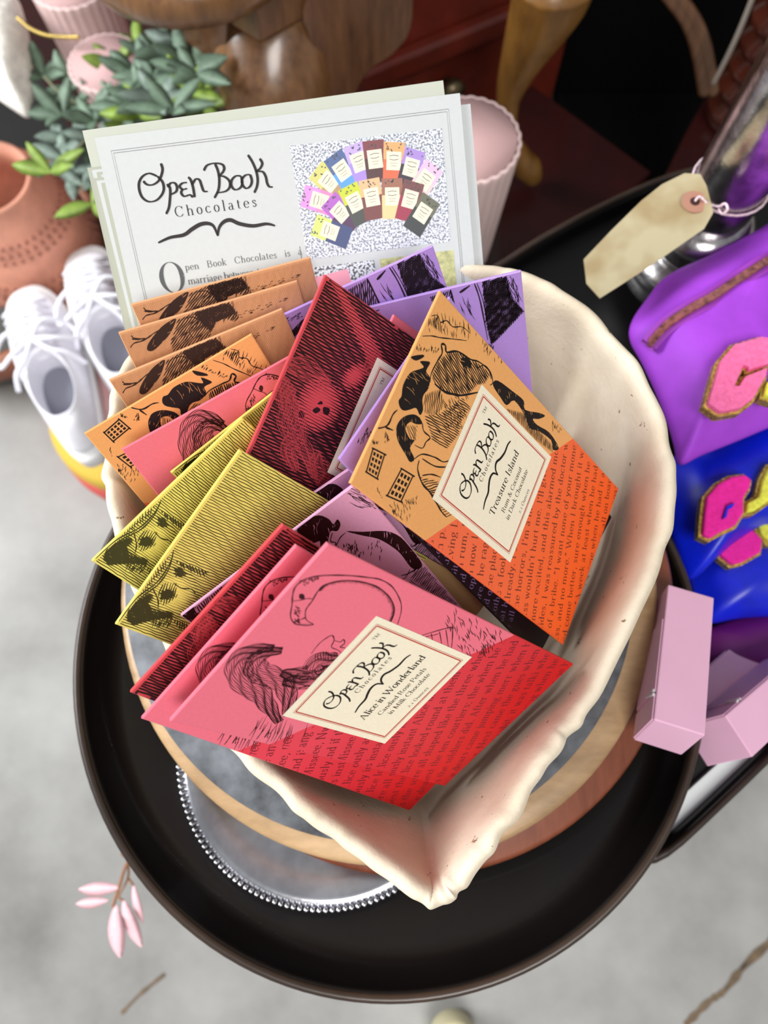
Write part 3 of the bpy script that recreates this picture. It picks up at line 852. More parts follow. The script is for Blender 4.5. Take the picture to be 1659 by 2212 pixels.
# ================================================================== round tray, plate, boards
ZT = 0.72
tc = (0.0, 0.0507)
M_TRAY = plain('dark_brown_lacquer', (13, 9, 8), 0.33, var=0.15, scale=12, spec=0.4, coat=0.1)
tray = thing('round_tray', 'large round black lacquered tray with a thin raised rim, carrying the boards and the bowl', 'tray', (tc[0], tc[1], 0.692))
v, f = lathe([(0.140, 0.692), (0.158, 0.694), (0.166, 0.703), (0.1735, 0.7165), (0.1738, 0.719), (0.1700, 0.7195), (0.1690, 0.717), (0.1625, 0.705), (0.154, 0.6985), (0.05, 0.698), (0.001, 0.698)], (tc[0], tc[1], 0), 128)
mesh('dish', v, f, M_TRAY, tray, True, world=True)
v, f = lathe([(0.1731, 0.7155), (0.1746, 0.7175), (0.1746, 0.7200), (0.1728, 0.7214), (0.1706, 0.7205), (0.1700, 0.7185), (0.1712, 0.716)], (tc[0], tc[1], 0), 128, caps=False)
mesh('rim', v, f, M_DARKRIM, tray, True, world=True)

M_SILVER = plain('worn_silver_plate', (205, 205, 210), 0.2, metal=1.0, var=0.12, scale=45)
pc = (-0.0345, -0.0036)
plate = thing('silver_plate', 'round silver plate with a beaded rim, showing below the wooden board', 'plate', (pc[0], pc[1], 0.6985))
v, f = lathe([(0.045, 0.6985), (0.060, 0.700), (0.0745, 0.7065), (0.0805, 0.7095), (0.0805, 0.7105), (0.0740, 0.7098), (0.0660, 0.7068), (0.054, 0.7048), (0.045, 0.7044), (0.001, 0.7044)], (pc[0], pc[1], 0), 96)
mesh('well', v, f, M_SILVER, plate, True, world=True)
gs = []
for i in range(150):
    a = 2 * PI * i / 150
    x, y = pc[0] + 0.0805 * math.cos(a), pc[1] + 0.0805 * math.sin(a)
    r = 0.00155
    lp = [[(x + r * math.sin(t) * math.cos(b * PI / 3), y + r * math.sin(t) * math.sin(b * PI / 3), 0.7112 + r * math.cos(t)) for b in range(6)] for t in (2.6, 2.0, 1.4, 0.8, 0.3)]
    gs.append(loft(lp))
v, f = merge(*gs)
mesh('beaded_rim', v, f, M_SILVER, plate, True, world=True)
M_STICK = plain('sticker_reflection_white', (222, 218, 226), 0.5)
p0, p1, p2, p3 = at(468, 1800, 0.7045), at(520, 1838, 0.7045), at(500, 1868, 0.7045), at(452, 1822, 0.7045)
sv, sf = prism([p0, p1, p2, p3], 0.7042, 0.7047)
stk = base_mesh('sticker_reflection', sv, sf, M_STICK, 'small white reflection of a sticker, laid as a flat piece in the silver plate', 'sticker')  # mirror image of a sticker, modelled as a flat white piece
si = Ink()
for q in ([(470, 1812), (474, 1822), (470, 1828)], [(477, 1812), (480, 1832)], [(486, 1820), (495, 1822), (494, 1833), (484, 1831)]):
    si.ribbon([tuple((at(x, y, 0.705) - Vector(stk.location)) * 1000)[:2] for x, y in q], 0.6)
si.z = (0.7049 - stk.location.z) * 1000
si.build('handwriting', INK, stk)

M_PALE = wood('pale_mango_wood', (134, 104, 70), (184, 150, 110), (9, 26, 9), 0.45, 0.1, (0, 0, 0.6))
M_RED = wood('red_brown_wood', (96, 46, 26), (142, 76, 48), (30, 5, 5), 0.4, 0.2)
bc = (0.0, 0.0845)
stand = thing('cake_stand', 'red brown wooden stand under the pale round board, its edge showing at lower right', 'stand', (0.03, 0.12, 0.698))
v, f = lathe([(0.1330, 0.7240), (0.1415, 0.7260), (0.1440, 0.7290), (0.1440, 0.7320), (0.1415, 0.7345), (0.001, 0.7345)], (0.0125, 0.0790, 0), 128)
mesh('plate', v, f, M_RED, stand, True, world=True)
v, f = lathe([(0.050, 0.6985), (0.048, 0.704), (0.03, 0.711), (0.045, 0.7245)], (0.03, 0.12, 0), 48)
mesh('foot', v, f, M_RED, stand, True, world=True)
board = thing('round_board', 'pale round wooden board with a grey stone inset, directly under the cream bowl', 'board', (bc[0], bc[1], 0.7345))
v, f = lathe([(0.138, 0.7350), (0.1420, 0.7375), (0.1432, 0.742), (0.1426, 0.7462), (0.1402, 0.7480), (0.1338, 0.7482), (0.001, 0.7482)], (bc[0], bc[1], 0), 128)
mesh('wood_ring', v, f, M_PALE, board, True, world=True)
M_STONE = plain('grey_stone', (88, 90, 94), 0.55, var=0.32, scale=60, bump=0.1)
v, f = lathe([(0.1352, 0.7482), (0.1350, 0.7486), (0.001, 0.7487)], (-0.005, 0.0875, 0), 128)
mesh('stone_inset', v, f, M_STONE, board, True, world=True)

# ================================================================== the bowl
RIM = [(1040, 566), (1120, 578), (1200, 610), (1290, 668), (1370, 758), (1420, 848), (1455, 940), (1466, 1030), (1457, 1130), (1432, 1230),
       (1378, 1345), (1300, 1512), (1254, 1574), (1224, 1612), (1178, 1676), (1136, 1750), (1085, 1822), (1047, 1872), (1005, 1925), (982, 1952),
       (945, 1967), (905, 1958), (836, 1905), (750, 1846), (688, 1799), (629, 1752), (551, 1681), (492, 1622), (425, 1520), (356, 1413), (296, 1304),
       (256, 1220), (236, 1138), (220, 1065), (215, 1016), (222, 940), (228, 870), (245, 815), (272, 765), (345, 690), (470, 640), (620, 590), (760, 560), (900, 553)]
ZR = 0.852
rim = [p for p in cat_rom([at(x, y, ZR) for x, y in RIM], 5, True)]
rim = [Vector((p.x, p.y, ZR)) for p in rim]
NB = len(rim)
bcx, bcy = 0.004, 0.088


def offset(lp, d):
    o = []
    for i, p in enumerate(lp):
        t = (lp[(i + 2) % len(lp)] - lp[i - 2]).normalized()
        nrm = Vector((-t.y, t.x, 0))
        if nrm.dot(Vector((bcx, bcy, p.z)) - p) < 0:
            nrm = -nrm
        o.append(p + nrm * d)
    return o


def wob(p, s, a):
    return noise.noise((p.x * s, p.y * s, p.z * s + 5)) * a


ctr = Vector((bcx, bcy, 0))
loops = []
ZB, ZI = 0.7492, 0.7548


def shrink(lp, s, z):
    return [Vector((bcx + (p.x - bcx) * s, bcy + (p.y - bcy) * s, z)) for p in lp]


for s, t in ((0.55, 1.0), (0.60, 0.985), (0.66, 0.90), (0.80, 0.62), (0.90, 0.36), (0.965, 0.14)):
    loops.append([p + Vector((wob(p, 40, 0.002), wob(p + ctr, 40, 0.002), 0)) for p in shrink(rim, s, ZR + (ZB - ZR) * t)])
ragg = [Vector((noise.noise((i * 0.31, 1, 0)), noise.noise((i * 0.31, 7, 0)), 0)) * 0.0020 for i in range(NB)]
zz = [noise.noise((i * 0.09, 3, 0)) * 0.0045 + noise.noise((i * 0.55, 4, 0)) * 0.0014 for i in range(NB)]
for d, dz in ((0.0, -0.005), (0.0004, -0.0015), (0.0022, 0.0008), (0.0048, 0.0010), (0.0068, -0.0012), (0.0080, -0.005)):
    lp = offset(rim, d)
    loops.append([lp[i] + ragg[i] * (1 if d < 0.006 else 0.5) + Vector((0, 0, dz + zz[i])) for i in range(NB)])
inn = offset(rim, 0.0085)
for t in (0.12, 0.22, 0.34, 0.46, 0.58, 0.70, 0.80, 0.88, 0.94, 0.98, 1.0):
    s = 1 - 0.36 * t ** 1.9
    if t > 0.9:
        s -= (t - 0.9) * 1.0
    loops.append([p + Vector((wob(p, 25, 0.0015), wob(p + ctr, 25, 0.0015), wob(p, 60, 0.0006))) for p in shrink(inn, s, ZR - 0.004 + (ZI - ZR + 0.004) * t)])
loops.append(shrink(inn, 0.25, ZI))
M_CLAY = NT('cream_paper_clay')
_v = M_CLAY.coord()
_n = M_CLAY.noise(_v, 30, 6, 0.6)
_s = M_CLAY.noise(_v, 170, 3, 0.7)
_c = M_CLAY.ramp(_n, [(0.3, lin((204, 188, 164))), (0.7, lin((222, 209, 188)))])
_spk = M_CLAY.ramp(_s, [(0.285, (1, 1, 1, 1)), (0.32, (0, 0, 0, 1))])
M_CLAY.l(M_CLAY.mix(_spk, _c, lin((138, 112, 84))), M_CLAY.b.inputs['Base Color'])
M_CLAY.b.inputs['Roughness'].default_value = 0.75
M_CLAY.b.inputs['Specular IOR Level'].default_value = 0.25
M_CLAY.bump(M_CLAY.math('ADD', _n, M_CLAY.math('MULTIPLY', M_CLAY.noise(_v, 420, 3, 0.6), 0.35)), 0.5, 0.0012)
v, f = loft(loops)
bowl = base_mesh('pointed_bowl', v, f, M_CLAY.m, 'cream paper-clay bowl with a rough rim and a pointed spout, filled with chocolate bars', 'bowl', smooth=True, sub=1)

# ================================================================== chocolate bars
BW, BL, BT = 75.0, 135.0, 5.2
POSE = {
 'B1': [-0.104, 0.169, 0.8769, 0.9634, 0.2657, 0.0355, -0.1682, 0.4959, 0.8519],
 'B2': [-0.1086, 0.1573, 0.8749, 0.9552, 0.2938, 0.0347, -0.1815, 0.4896, 0.8528],
 'B3': [-0.1118, 0.1383, 0.871, 0.9246, 0.3672, 0.1011, -0.2729, 0.4535, 0.8485],
 'L3': [-0.0193, 0.1701, 0.8675, 0.9735, 0.1545, 0.1686, -0.2124, 0.3377, 0.917],
 'L2': [-0.0508, 0.1635, 0.8710, 0.9166, 0.3442, 0.2035, -0.3283, 0.3575, 0.8743],
 'O1': [-0.1171, 0.1133, 0.8758, 0.855, 0.5059, 0.1145, -0.3856, 0.4723, 0.7926],
 'P1': [-0.0999, 0.1045, 0.8814, 0.8704, 0.4815, 0.1028, -0.3575, 0.4745, 0.8044],
 'D0': [-0.0591, 0.1339, 0.8508, 0.93, 0.3674, 0.0151, -0.2215, 0.5271, 0.8204],
 'Y0': [-0.0835, 0.0984, 0.8728, 0.798, 0.5496, 0.2472, -0.5035, 0.3827, 0.7747],
 'Y1': [-0.1062, 0.0616, 0.8825, 0.7353, 0.6195, 0.2749, -0.5744, 0.3543, 0.7379],
 'Y2': [-0.0938, 0.0382, 0.8871, 0.6001, 0.7112, 0.3661, -0.6937, 0.2348, 0.6809],
 'PU': [-0.0413, 0.0974, 0.8689, 0.9019, 0.1893, -0.3882, 0.1876, 0.6379, 0.7469],
 'P4': [-0.0282, 0.0922, 0.8694, 0.4077, 0.8862, 0.2201, -0.6854, 0.1378, 0.715],
 'C1': [-0.0515, 0.088, 0.9017, 0.3973, 0.8903, 0.2225, -0.6853, 0.1267, 0.7171],
 'K1': [-0.0685, 0.0572, 0.8818, 0.8279, 0.537, 0.1621, -0.43, 0.422, 0.7981],
 'K2': [-0.0705, 0.0406, 0.8907, 0.7995, 0.556, 0.2273, -0.4891, 0.3829, 0.7837],
 'C2': [-0.0832, 0.0148, 0.8971, 0.6765, 0.6556, 0.3355, -0.6197, 0.2605, 0.7404],
 'A2': [-0.0774, 0.0065, 0.9017, 0.6664, 0.6572, 0.3521, -0.6379, 0.2581, 0.7255],
 'A1': [-0.0656, 0.0055, 0.9120, 0.6518, 0.6202, 0.4364, -0.6572, 0.1749, 0.7331],
 'N1': [-0.0163, 0.0888, 0.9128, 0.513, 0.8555, -0.0708, -0.5899, 0.4112, 0.6949],
 'T1': [-0.0118, 0.0765, 0.9244, 0.3926, 0.9195, -0.019, -0.6277, 0.283, 0.7252],
}


def pose(a):
    o, ex, ey = Vector(a[:3]), Vector(a[3:6]).normalized(), Vector(a[6:9])
    ey = (ey - ex * ey.dot(ex)).normalized()
    ez = ex.cross(ey)
    return Matrix.Translation(o) @ Matrix((ex, ey, ez)).transposed().to_4x4()


INK_A = plain('plum_ink', (58, 16, 24), 0.45, spec=0.25)
INK_C = plain('wine_black_ink', (38, 12, 14), 0.45, spec=0.25)
INK_Y = plain('olive_black_ink', (64, 60, 26), 0.5, spec=0.25)
INK_B = plain('umber_ink', (52, 34, 30), 0.5, spec=0.25)
INK_L = plain('violet_black_ink', (36, 26, 36), 0.5, spec=0.25)
INK_FINE = plain('tan_line_ink', (168, 116, 84), 0.5, spec=0.25)
RED_LINE = plain('red_rule_ink', (186, 60, 48), 0.5, spec=0.2)
TXT = {'T': plain('brick_text_ink', (118, 44, 24), 0.5), 'A': plain('crimson_text_ink', (120, 20, 34), 0.5), 'N': plain('mauve_text_ink', (122, 98, 150), 0.5), 'C': plain('maroon_text_ink', (120, 30, 30), 0.5)}
KIND = {  # cover paper, line ink, text ink
 'T': (paper2('orange_wrapper_paper', (230, 164, 98), (234, 104, 64), (238, 96, 36)), INK, TXT['T']),
 'A': (paper2('pink_wrapper_paper', (232, 112, 130), (222, 62, 78), (196, 22, 26)), INK_A, TXT['A']),
 'C': (paper2('red_wrapper_paper', (194, 66, 72), (60, 12, 16)), INK_C, TXT['C']),
 'K': (paper2('orchid_wrapper_paper', (216, 160, 192), (208, 150, 150)), INK_C, TXT['C']),
 'Y': (paper2('yellow_wrapper_paper', (226, 210, 104), (198, 160, 110)), INK_Y, TXT['T']),
 'B': (paper2('tan_wrapper_paper', (212, 156, 112), (150, 96, 78)), INK_B, TXT['C']),
 'L': (paper2('lilac_wrapper_paper', (178, 142, 214), (26, 16, 24)), INK_L, TXT['N']),
 'V': (paper2('violet_wrapper_paper', (136, 76, 166), (60, 26, 70)), INK_L, TXT['N']),
 'D': (paper2('slate_wrapper_paper', (58, 62, 70), (24, 24, 28)), INK_L, TXT['N']),
}
HIGH = {k: plain(k_, c, 0.5) for k, k_, c in (('T', 'orange_highlight', (224, 158, 92)), ('A', 'pink_highlight', (228, 108, 126)), ('C', 'red_highlight', (176, 56, 62)), ('K', 'orchid_highlight', (214, 156, 188)), ('Y', 'yellow_highlight', (222, 206, 102)), ('B', 'tan_highlight', (206, 150, 108)), ('L', 'lilac_highlight', (174, 140, 210)), ('V', 'violet_highlight', (132, 74, 160)), ('D', 'slate_highlight', (70, 74, 84)))}
ART['V'] = [('G', 0, [0, -330, 120, -345, 240, -330, 260, -380, 180, -420, 60, -400, 0, -430]), ('F', 0, [60, -60, 200, -40, 240, -100, 120, -140]), ('G', 0, [0, -180, 90, -200, 160, -260, 60, -290, 0, -270])]
ART['D'] = [('G', 0, [60, -30, 500, -60, 560, -200, 100, -260])]
ART['C'] = ART['C'] + []
BODY = {
 'T': (5.0, 5.9, 20.5, -22.0, ['or the', 'g all', 'in place of', 'aving like this', 'n rum, I have it', 'n now I am put here', 'I he rage of sea and', 'the place were like', "'s a fool, they would be",
       'already. I seen one of them', "the horrors, I'm a man that", "ass wouldn't hurt me. I'll give", 'more excited, and this alarmed me', "sides, I was reassured by the doctor", 'r of a bribe. "I want none of your money', 'ass, and no more." When I brought it', 'and come better, sure enough', 'the mass. "A week at least', 'him on me by the time', "wouldn't rest", 'and so on the']),
 'A': (5.3, 6.3, 24.0, -27.0, ['ng all', 'wed lot', 'e ang to', 'see, Nwed lo and', 'and if the and So', 'Missee, Miss, said', 'ously and if the Miss', 'ss instant, Miss, she', 'Alice ously looked h', 'ously instant Alice in', 'Alice looked round at them', 'ere all shaped like the three', 'next the ten courtiers; the', 'as the soldiers did. After', 'little dears came jumping merr', 'with hearts. Next came the gues', 'and the White Rabbit: it was talki', 'and went by without noticing', 'on a crimson velvet cushion', 'QUEEN OF HEARTS. When', 'the gardeners went', 'was']),
 'N': (4.6, 5.4, 22.0, -22.0, ['n', 'ng', 'g', 'wi', 'de', 'tufted', 'pite of', 'nd fad', 'rophet', 'ore, said', 'ed quoth', 'uoth the', 'hat hath', 'w all']),
}
BODY['T'][4].append('back to the')


def wrapper_meshes(k):
    paper, ink_m, txt_m = KIND[k]
    rnd = random.Random(sum(map(ord, k)))
    e = thing('proto', 'x', 'x')
    w_, l_, t_ = BW / 1000, BL / 1000, BT / 1000
    v = []
    for z_, i_ in ((-t_, 0.008), (-0.0013, 0.0002), (-0.0003, 0.0), (0.0, 0.0004)):
        v += [(i_, -l_ + i_, z_), (w_ - i_, -l_ + i_, z_), (w_ - i_, -i_, z_), (i_, -i_, z_)]
    f = [(0, 3, 2, 1), (12, 13, 14, 15)] + [(4 * k_ + i, 4 * k_ + (i + 1) % 4, 4 * k_ + 4 + (i + 1) % 4, 4 * k_ + 4 + i) for k_ in range(3) for i in range(4)]
    cover = mesh('wrapper', v, f, paper, e)
    res = {'wrapper': cover}
    ink = Ink(0.05, (0.3, -BL + 0.3, BW - 0.3, -0.3))
    items = ART.get(k, [])
    if k in ('C', 'Y', 'B'):
        ells = []
        darks = []
        for kk, a, fl in items:
            P = [(fl[i] / 10, fl[i + 1] / 10) for i in range(0, len(fl), 2)]
            if kk == 'E':
                ells.append(P)
            if kk in ('G', 'K'):
                darks.append((kk, P))
        base = {'C': 0.74, 'Y': 0.36, 'B': 0.3}[k]
        sp = {'C': 1.05, 'Y': 0.95, 'B': 0.62}[k]

        def tone(X, Y):
            t = base + 0.10 * noise.noise((X * 0.12, Y * 0.12, 2.0))
            for c_, a_, b_ in ells:
                ax, ay = a_[0] - c_[0], a_[1] - c_[1]
                bx, by = b_[0] - c_[0], b_[1] - c_[1]
                dx, dy = X - c_[0], Y - c_[1]
                det = ax * by - ay * bx
                u, w = (dx * by - dy * bx) / det, (ax * dy - ay * dx) / det
                r = math.hypot(u, w)
                if r < 1.15:
                    t = 0.03 + 0.62 * max(0, r - 0.25) ** 1.5
            for kk, P in darks:
                if pip(X, Y, P):
                    t = 0.86 if kk == 'G' else 0.30
            return t
        yb = -(0.039 * 1000) - 4
        zone = [(0.3, -0.3), (BW - 0.3, -0.3), (BW - 0.3, -92.5), (0.3, -39.5)]
        ik2 = ink if k != 'B' else Ink(0.04, ink.clip)
        hatch(ik2, zone, sp, 90, base, 0.10, tone, 1.0)
        if k == 'B':
            ik2.build('engraved_lines', INK_FINE, e)
            res['engraved_lines'] = e.children[-1] if False else bpy.data.objects[[o.name for o in bpy.data.objects if o.parent == e and o.name.startswith('engraved_lines')][0]]
    hi = Ink(0.085, ink.clip)
    if k == 'C':
        draw_art(hi, [q for q in items if q[0] == 'P'], rnd, None, 0.62)
    draw_art(ink, [q for q in items if not (k == 'C' and q[0] in ('G', 'P')) and q[0] not in ('E', 'K')], rnd, hi)
    if hi.f:
        res['engraved_highlights'] = hi.build('engraved_highlights', HIGH[k], e)
    res['illustration'] = ink.build('illustration', ink_m, e)
    body = BODY.get({'L': 'N'}.get(k, k))
    if body:
        size, lead, ang, y0, lines = body
        t = Ink(0.05, (0.4, -BL + 0.4, BW - 0.4, -0.4))
        for i, s in enumerate(lines):
            text(t, (s + ' when he had it all on board and the rest')[:44], -0.5, y0 - 14 - i * lead / math.cos(math.radians(ang)), size, ang, 0.02)
        keep = [q for q in t.f if all(t.v[j][1] + 0.72 * t.v[j][0] < -39.4 for j in q)]
        t.f = keep
        res['printed_text'] = t.build('printed_text', txt_m, e)
    v, f = box_g(0.0135, 0.0605, -0.084, -0.034, 0.0001, 0.0003)
    lab = mesh('label_card', v, f, CARD, e)
    res['label_card'] = lab
    li = Ink(0.36)
    r_ = Ink(0.36)
    r_.rect(16.6, -80.9, 57.4, -37.1, 0.45)
    r_.rect(16.0, -81.5, 58.0, -36.5, 0.16)
    res['label_border'] = r_.build('label_border', RED_LINE, e)
    li2 = li
    text(li2, 'TM', 52.2, -41.0, 2.0, 0, 0.0, bold=0.9)
    logo(li2, 21.5, -49.6, 32.5)
    text(li2, 'Chocolates', 40.0, -53.2, 3.1, 0, 0.16, True)
    brace(li2, 23.0, -59.2, 29.0)
    rows = {'T': ('Treasure Island', ['Rum & Coconut', 'in Dark Chocolate']), 'A': ('Alice in Wonderland', ['Candied Rose Petals', 'in Milk Chocolate'])}.get(k)
    if rows:
        text(li2, rows[0], 37.3, -65.6, 4.5, 0, {'T': 0.0, 'A': -0.045}[k], True, 1.05)
        text(li2, rows[1][0], 37.3, -70.4, 3.1, 0, -0.01, True)
        text(li2, rows[1][1], 37.3, -74.2, 3.1, 0, -0.01, True)
        text(li2, '2.1 Ounces', 37.3, -79.0, 2.3, 0, 0.04, True)
    res['label_print'] = li2.build('label_print', INK, e)
    data = {n: (o.data, [(m.type, m.name) for m in o.modifiers]) for n, o in res.items()}
    for o in list(res.values()):
        bpy.data.objects.remove(o)
    bpy.data.objects.remove(e)
    return data


WM = {}
BARS = [
 ('B1', 'B', 'tan chocolate bar furthest back of the three tan ones, against the leaflets'),
 ('B2', 'B', 'tan chocolate bar with a shaggy dark engraving, middle one of the three tan bars'),
 ('B3', 'B', 'tan chocolate bar with a shaggy dark engraving, front one of the three tan bars'),
 ('L3', 'L', 'lilac chocolate bar with black brush strokes, rightmost one, against the bare wall of the bowl'),
 ('L2', 'L', 'lilac chocolate bar with black brush strokes, standing between the leaflets and the red bar'),
 ('O1', 'T', 'orange chocolate bar half hidden behind a plain pink one at the left of the bowl'),
 ('P1', 'A', 'pink chocolate bar leaning on the orange one behind the yellow bars'),
 ('D0', 'D', 'slate grey chocolate bar of which one corner shows left of the red engraved bar'),
 ('Y0', 'Y', 'yellow striped chocolate bar of which only a small corner shows over the pink one'),
 ('Y1', 'Y', 'yellow striped chocolate bar, the upper of the two large yellow ones'),
 ('Y2', 'Y', 'yellow striped chocolate bar, the lower and nearer of the two large yellow ones'),
 ('PU', 'V', 'violet chocolate bar peeking out between the yellow bar and the orchid ones'),
 ('P4', 'A', 'dark pink chocolate bar of which one corner shows behind the tall red engraved bar'),
 ('C1', 'C', 'red and black engraved chocolate bar standing tallest in the middle, label half covered'),
 ('K1', 'K', 'orchid pink chocolate bar, the further of the two orchid ones'),
 ('K2', 'K', 'orchid pink chocolate bar with a dark haired figure, the nearer of the two orchid ones'),
 ('C2', 'C', 'red and black engraved chocolate bar just behind the two pink ones in front'),
 ('A2', 'A', 'pink chocolate bar directly behind the front one, its label hidden'),
 ('A1', 'A', 'pink and crimson chocolate bar in front with a cream label reading Alice in Wonderland'),
 ('N1', 'L', 'lilac chocolate bar with a black lower half, tucked under the orange labelled bar'),
 ('T1', 'T', 'orange chocolate bar at right with a cream label reading Treasure Island'),
]
for key, kind, lab in BARS:
    if kind not in WM:
        WM[kind] = wrapper_meshes(kind)
    t = thing('chocolate_bar', lab, 'chocolate bar', group='chocolate bars in the bowl', mat=pose(POSE[key]))
    made = {}
    for nm, (me, mods) in WM[kind].items():
        if nm in ('label_card', 'label_border', 'label_print') and key in NOLABEL:
            continue
        o = bpy.data.objects.new(nm, me)
        C.objects.link(o)
        o.parent = made.get('label_card') if nm in ('label_border', 'label_print') else t
        if nm == 'label_card':
            o['label'] = 'cream label'
        made[nm] = o

# ================================================================== leaflets
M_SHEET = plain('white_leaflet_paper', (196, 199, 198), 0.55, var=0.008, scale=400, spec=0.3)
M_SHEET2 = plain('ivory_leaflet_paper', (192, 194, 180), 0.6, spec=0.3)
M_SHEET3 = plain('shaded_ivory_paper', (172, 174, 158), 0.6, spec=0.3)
GREY = plain('grey_ink', (58, 60, 62), 0.5)
PALEG = plain('pale_grey_ink', (120, 124, 124), 0.5)
FP = [-0.1173, 0.2311, 0.8988, 0.982, 0.183, -0.04, -0.125, 0.798, 0.59]
FM = pose(FP)


def leaflet(label, dx, dy, dz, rot, mat, w=0.150, h=0.17, group='chocolate leaflets in the bowl'):
    m = FM @ Matrix.Translation((dx, dy, dz)) @ Matrix.Rotation(math.radians(rot), 4, 'Z')
    t = thing('leaflet', label, 'leaflet', group=group, mat=m)
    n = 16
    V, Fc = [], []
    for j in range(n + 1):
        y = -h * j / n
        b = -0.04 * (max(0.0, -y - 0.085) / 0.085) ** 2
        for x in (0, w):
            V += [(x, y, b), (x, y, b - 0.0002)]
    for j in range(n):
        a = j * 4
        Fc += [(a, a + 4, a + 6, a + 2), (a + 1, a + 3, a + 7, a + 5), (a, a + 1, a + 5, a + 4), (a + 2, a + 6, a + 7, a + 3)]
    Fc += [(0, 2, 3, 1), (n * 4, n * 4 + 1, n * 4 + 3, n * 4 + 2)]
    mesh('sheet', V, Fc, mat, t)
    return t


fl = leaflet('front leaflet with the hand-written heading and a photo of a fan of bars', 0, 0, 0, 0, M_SHEET)
ik = Ink(0.08)
ik.ribbon([(5.2, -84), (5.2, -5.4), (144.6, -5.4), (144.6, -84)], 0.16)
ik.ribbon([(6.0, -84), (6.0, -6.3), (143.8, -6.3), (143.8, -84)], 0.16)
ik.ribbon([(74.2, -51), (74.2, -84)], 0.25)
ik.build('ruled_border', GREY, fl)
ik = Ink(0.09)
logo(ik, 12.6, -25.2, 54.5)
text(ik, 'Chocolates', 42.6, -33.0, 5.9, 0, 0.17, True, 0.95)
brace(ik, 15.8, -42.0, 49)
ik.build('heading', INK, fl)
ik = Ink(0.09)
A_ = A(18.4, -56.4, 4.3, 6.2, 0, 360)
q = [tuple(p)[:2] for p in cat_rom([(x, y, 0) for x, y in A_], 3)]
ik.ribbon(q, [0.25 + 1.7 * abs(math.cos(2 * PI * i / (len(q) - 1))) ** 2 for i in range(len(q))])
for s, x, y, tr in (('pen   Book   Chocolates   is   a', 24.6, -54.4, 0.03), ('marriage between two passions:', 24.6, -60.2, -0.012), ('literature and chocolate. We', 24.6, -66.0, 0.0), ('love to share', 12.5, -71.8, 0.0)):
    text(ik, s, x, y, 4.25 if y != -54.4 else 4.0, 0, tr)
ik.build('printed_text', GREY, fl)
# the photo printed on the leaflet
M_SPECK = NT('speckled_photo_print')
_n = M_SPECK.noise(M_SPECK.coord(), 1150, 2, 0.6)
M_SPECK.l(M_SPECK.ramp(_n, [(0.45, lin((120, 124, 134))), (0.5, lin((214, 217, 226)))]), M_SPECK.b.inputs['Base Color'])
M_SPECK2 = NT('dark_speckled_photo_print')
_n = M_SPECK2.noise(M_SPECK2.coord(), 900, 2, 0.6)
M_SPECK2.l(M_SPECK2.ramp(_n, [(0.45, lin((70, 72, 76))), (0.5, lin((214, 217, 222)))]), M_SPECK2.b.inputs['Base Color'])


def patch(name, pts, z, mat, par):
    i_ = Ink(z)
    i_.poly(pts)
    return i_.build(name, mat, par)


ph = patch('fan_photo', [(76.6, -56.8), (140.2, -57.6), (141.0, -12.4), (76.6, -11.8)], 0.06, M_SPECK.m, fl)
FAN = [((345, 520), 42, (200, 196, 110), (170, 140, 100)), ((460, 425), 27, (70, 92, 140), (80, 150, 214)), ((600, 355), 13, (184, 160, 220), (160, 130, 214)), ((735, 330), 0, (120, 52, 58), (72, 34, 38)),
       ((895, 345), -9, (222, 160, 100), (214, 98, 62)), ((1045, 400), -22, (160, 130, 200), (44, 36, 50)), ((1170, 505), -42, (220, 180, 208), (226, 190, 190)),
       ((265, 680), 66, (214, 140, 208), (224, 130, 180)), ((445, 780), 38, (168, 88, 184), (70, 34, 76)), ((570, 695), 19, (190, 200, 40), (60, 62, 60)), ((715, 650), 3, (222, 176, 130), (112, 54, 52)),
       ((890, 645), -6, (150, 96, 76), (236, 196, 140)), ((1045, 670), -22, (110, 60, 60), (150, 36, 66)), ((1160, 790), -40, (96, 96, 78), (44, 48, 50)), ((355, 940), 62, (200, 214, 110), (48, 62, 110))]
IK = {}
for n_, ((x, y), ang, ctop, cbot) in enumerate(FAN):
    u = 76.7 + (x - 30) * 0.0497 - (y - 225) * 0.0072 + 0.3
    w_ = -11.8 - (y - 225) * 0.0459 - (x - 30) * 0.0059
    a_ = math.radians(ang - 7 + 7)
    ca, sa = math.cos(a_), math.sin(a_)
    T_ = lambda p, q_: (u + p * ca - q_ * sa, w_ + p * sa + q_ * ca)
    for key_, col, y0_, y1_, zz_, ww_ in (('t', ctop, 0.5, 7.2, 0.07, 4.5), ('b', cbot, -9.0, 0.5, 0.07, 4.5)):
        mm = plain('print_%d_%d_%d' % col, col, 0.5)
        patch('photo_bar', [T_(-ww_, y0_), T_(ww_, y0_), T_(ww_, y1_), T_(-ww_, y1_)], zz_ + n_ * 0.0035, mm, ph)
    patch('photo_bar_label', [T_(-3.1, -3.6), T_(3.1, -3.6), T_(3.1, 3.6), T_(-3.1, 3.6)], 0.0722 + n_ * 0.0035, CARD, ph)
    sc_ = Ink(0.0735 + n_ * 0.0035)
    for a__, b__, c__ in (((-2, 1.8), (0, 2.2), (2, 2.0)), ((-1.8, 0.6), (0, 0.3), (1.9, 0.7)), ((-1.5, -0.9), (0, -0.9), (1.5, -0.9)), ((-1.2, -1.9), (0, -1.9), (1.2, -1.9))):
        sc_.ribbon([T_(*a__), T_(*b__), T_(*c__)], 0.25 if a__[1] > 0 else 0.14)
    for k_ in range(7):
        px_, py_ = random.uniform(-3.8, 3.2), random.uniform(4.4, 6.6)
        sc_.ribbon([T_(px_, py_), T_(px_ + 0.6, py_ + random.uniform(-1, 1))], 0.5)
    sc_.build('photo_bar_print', GREY, ph)
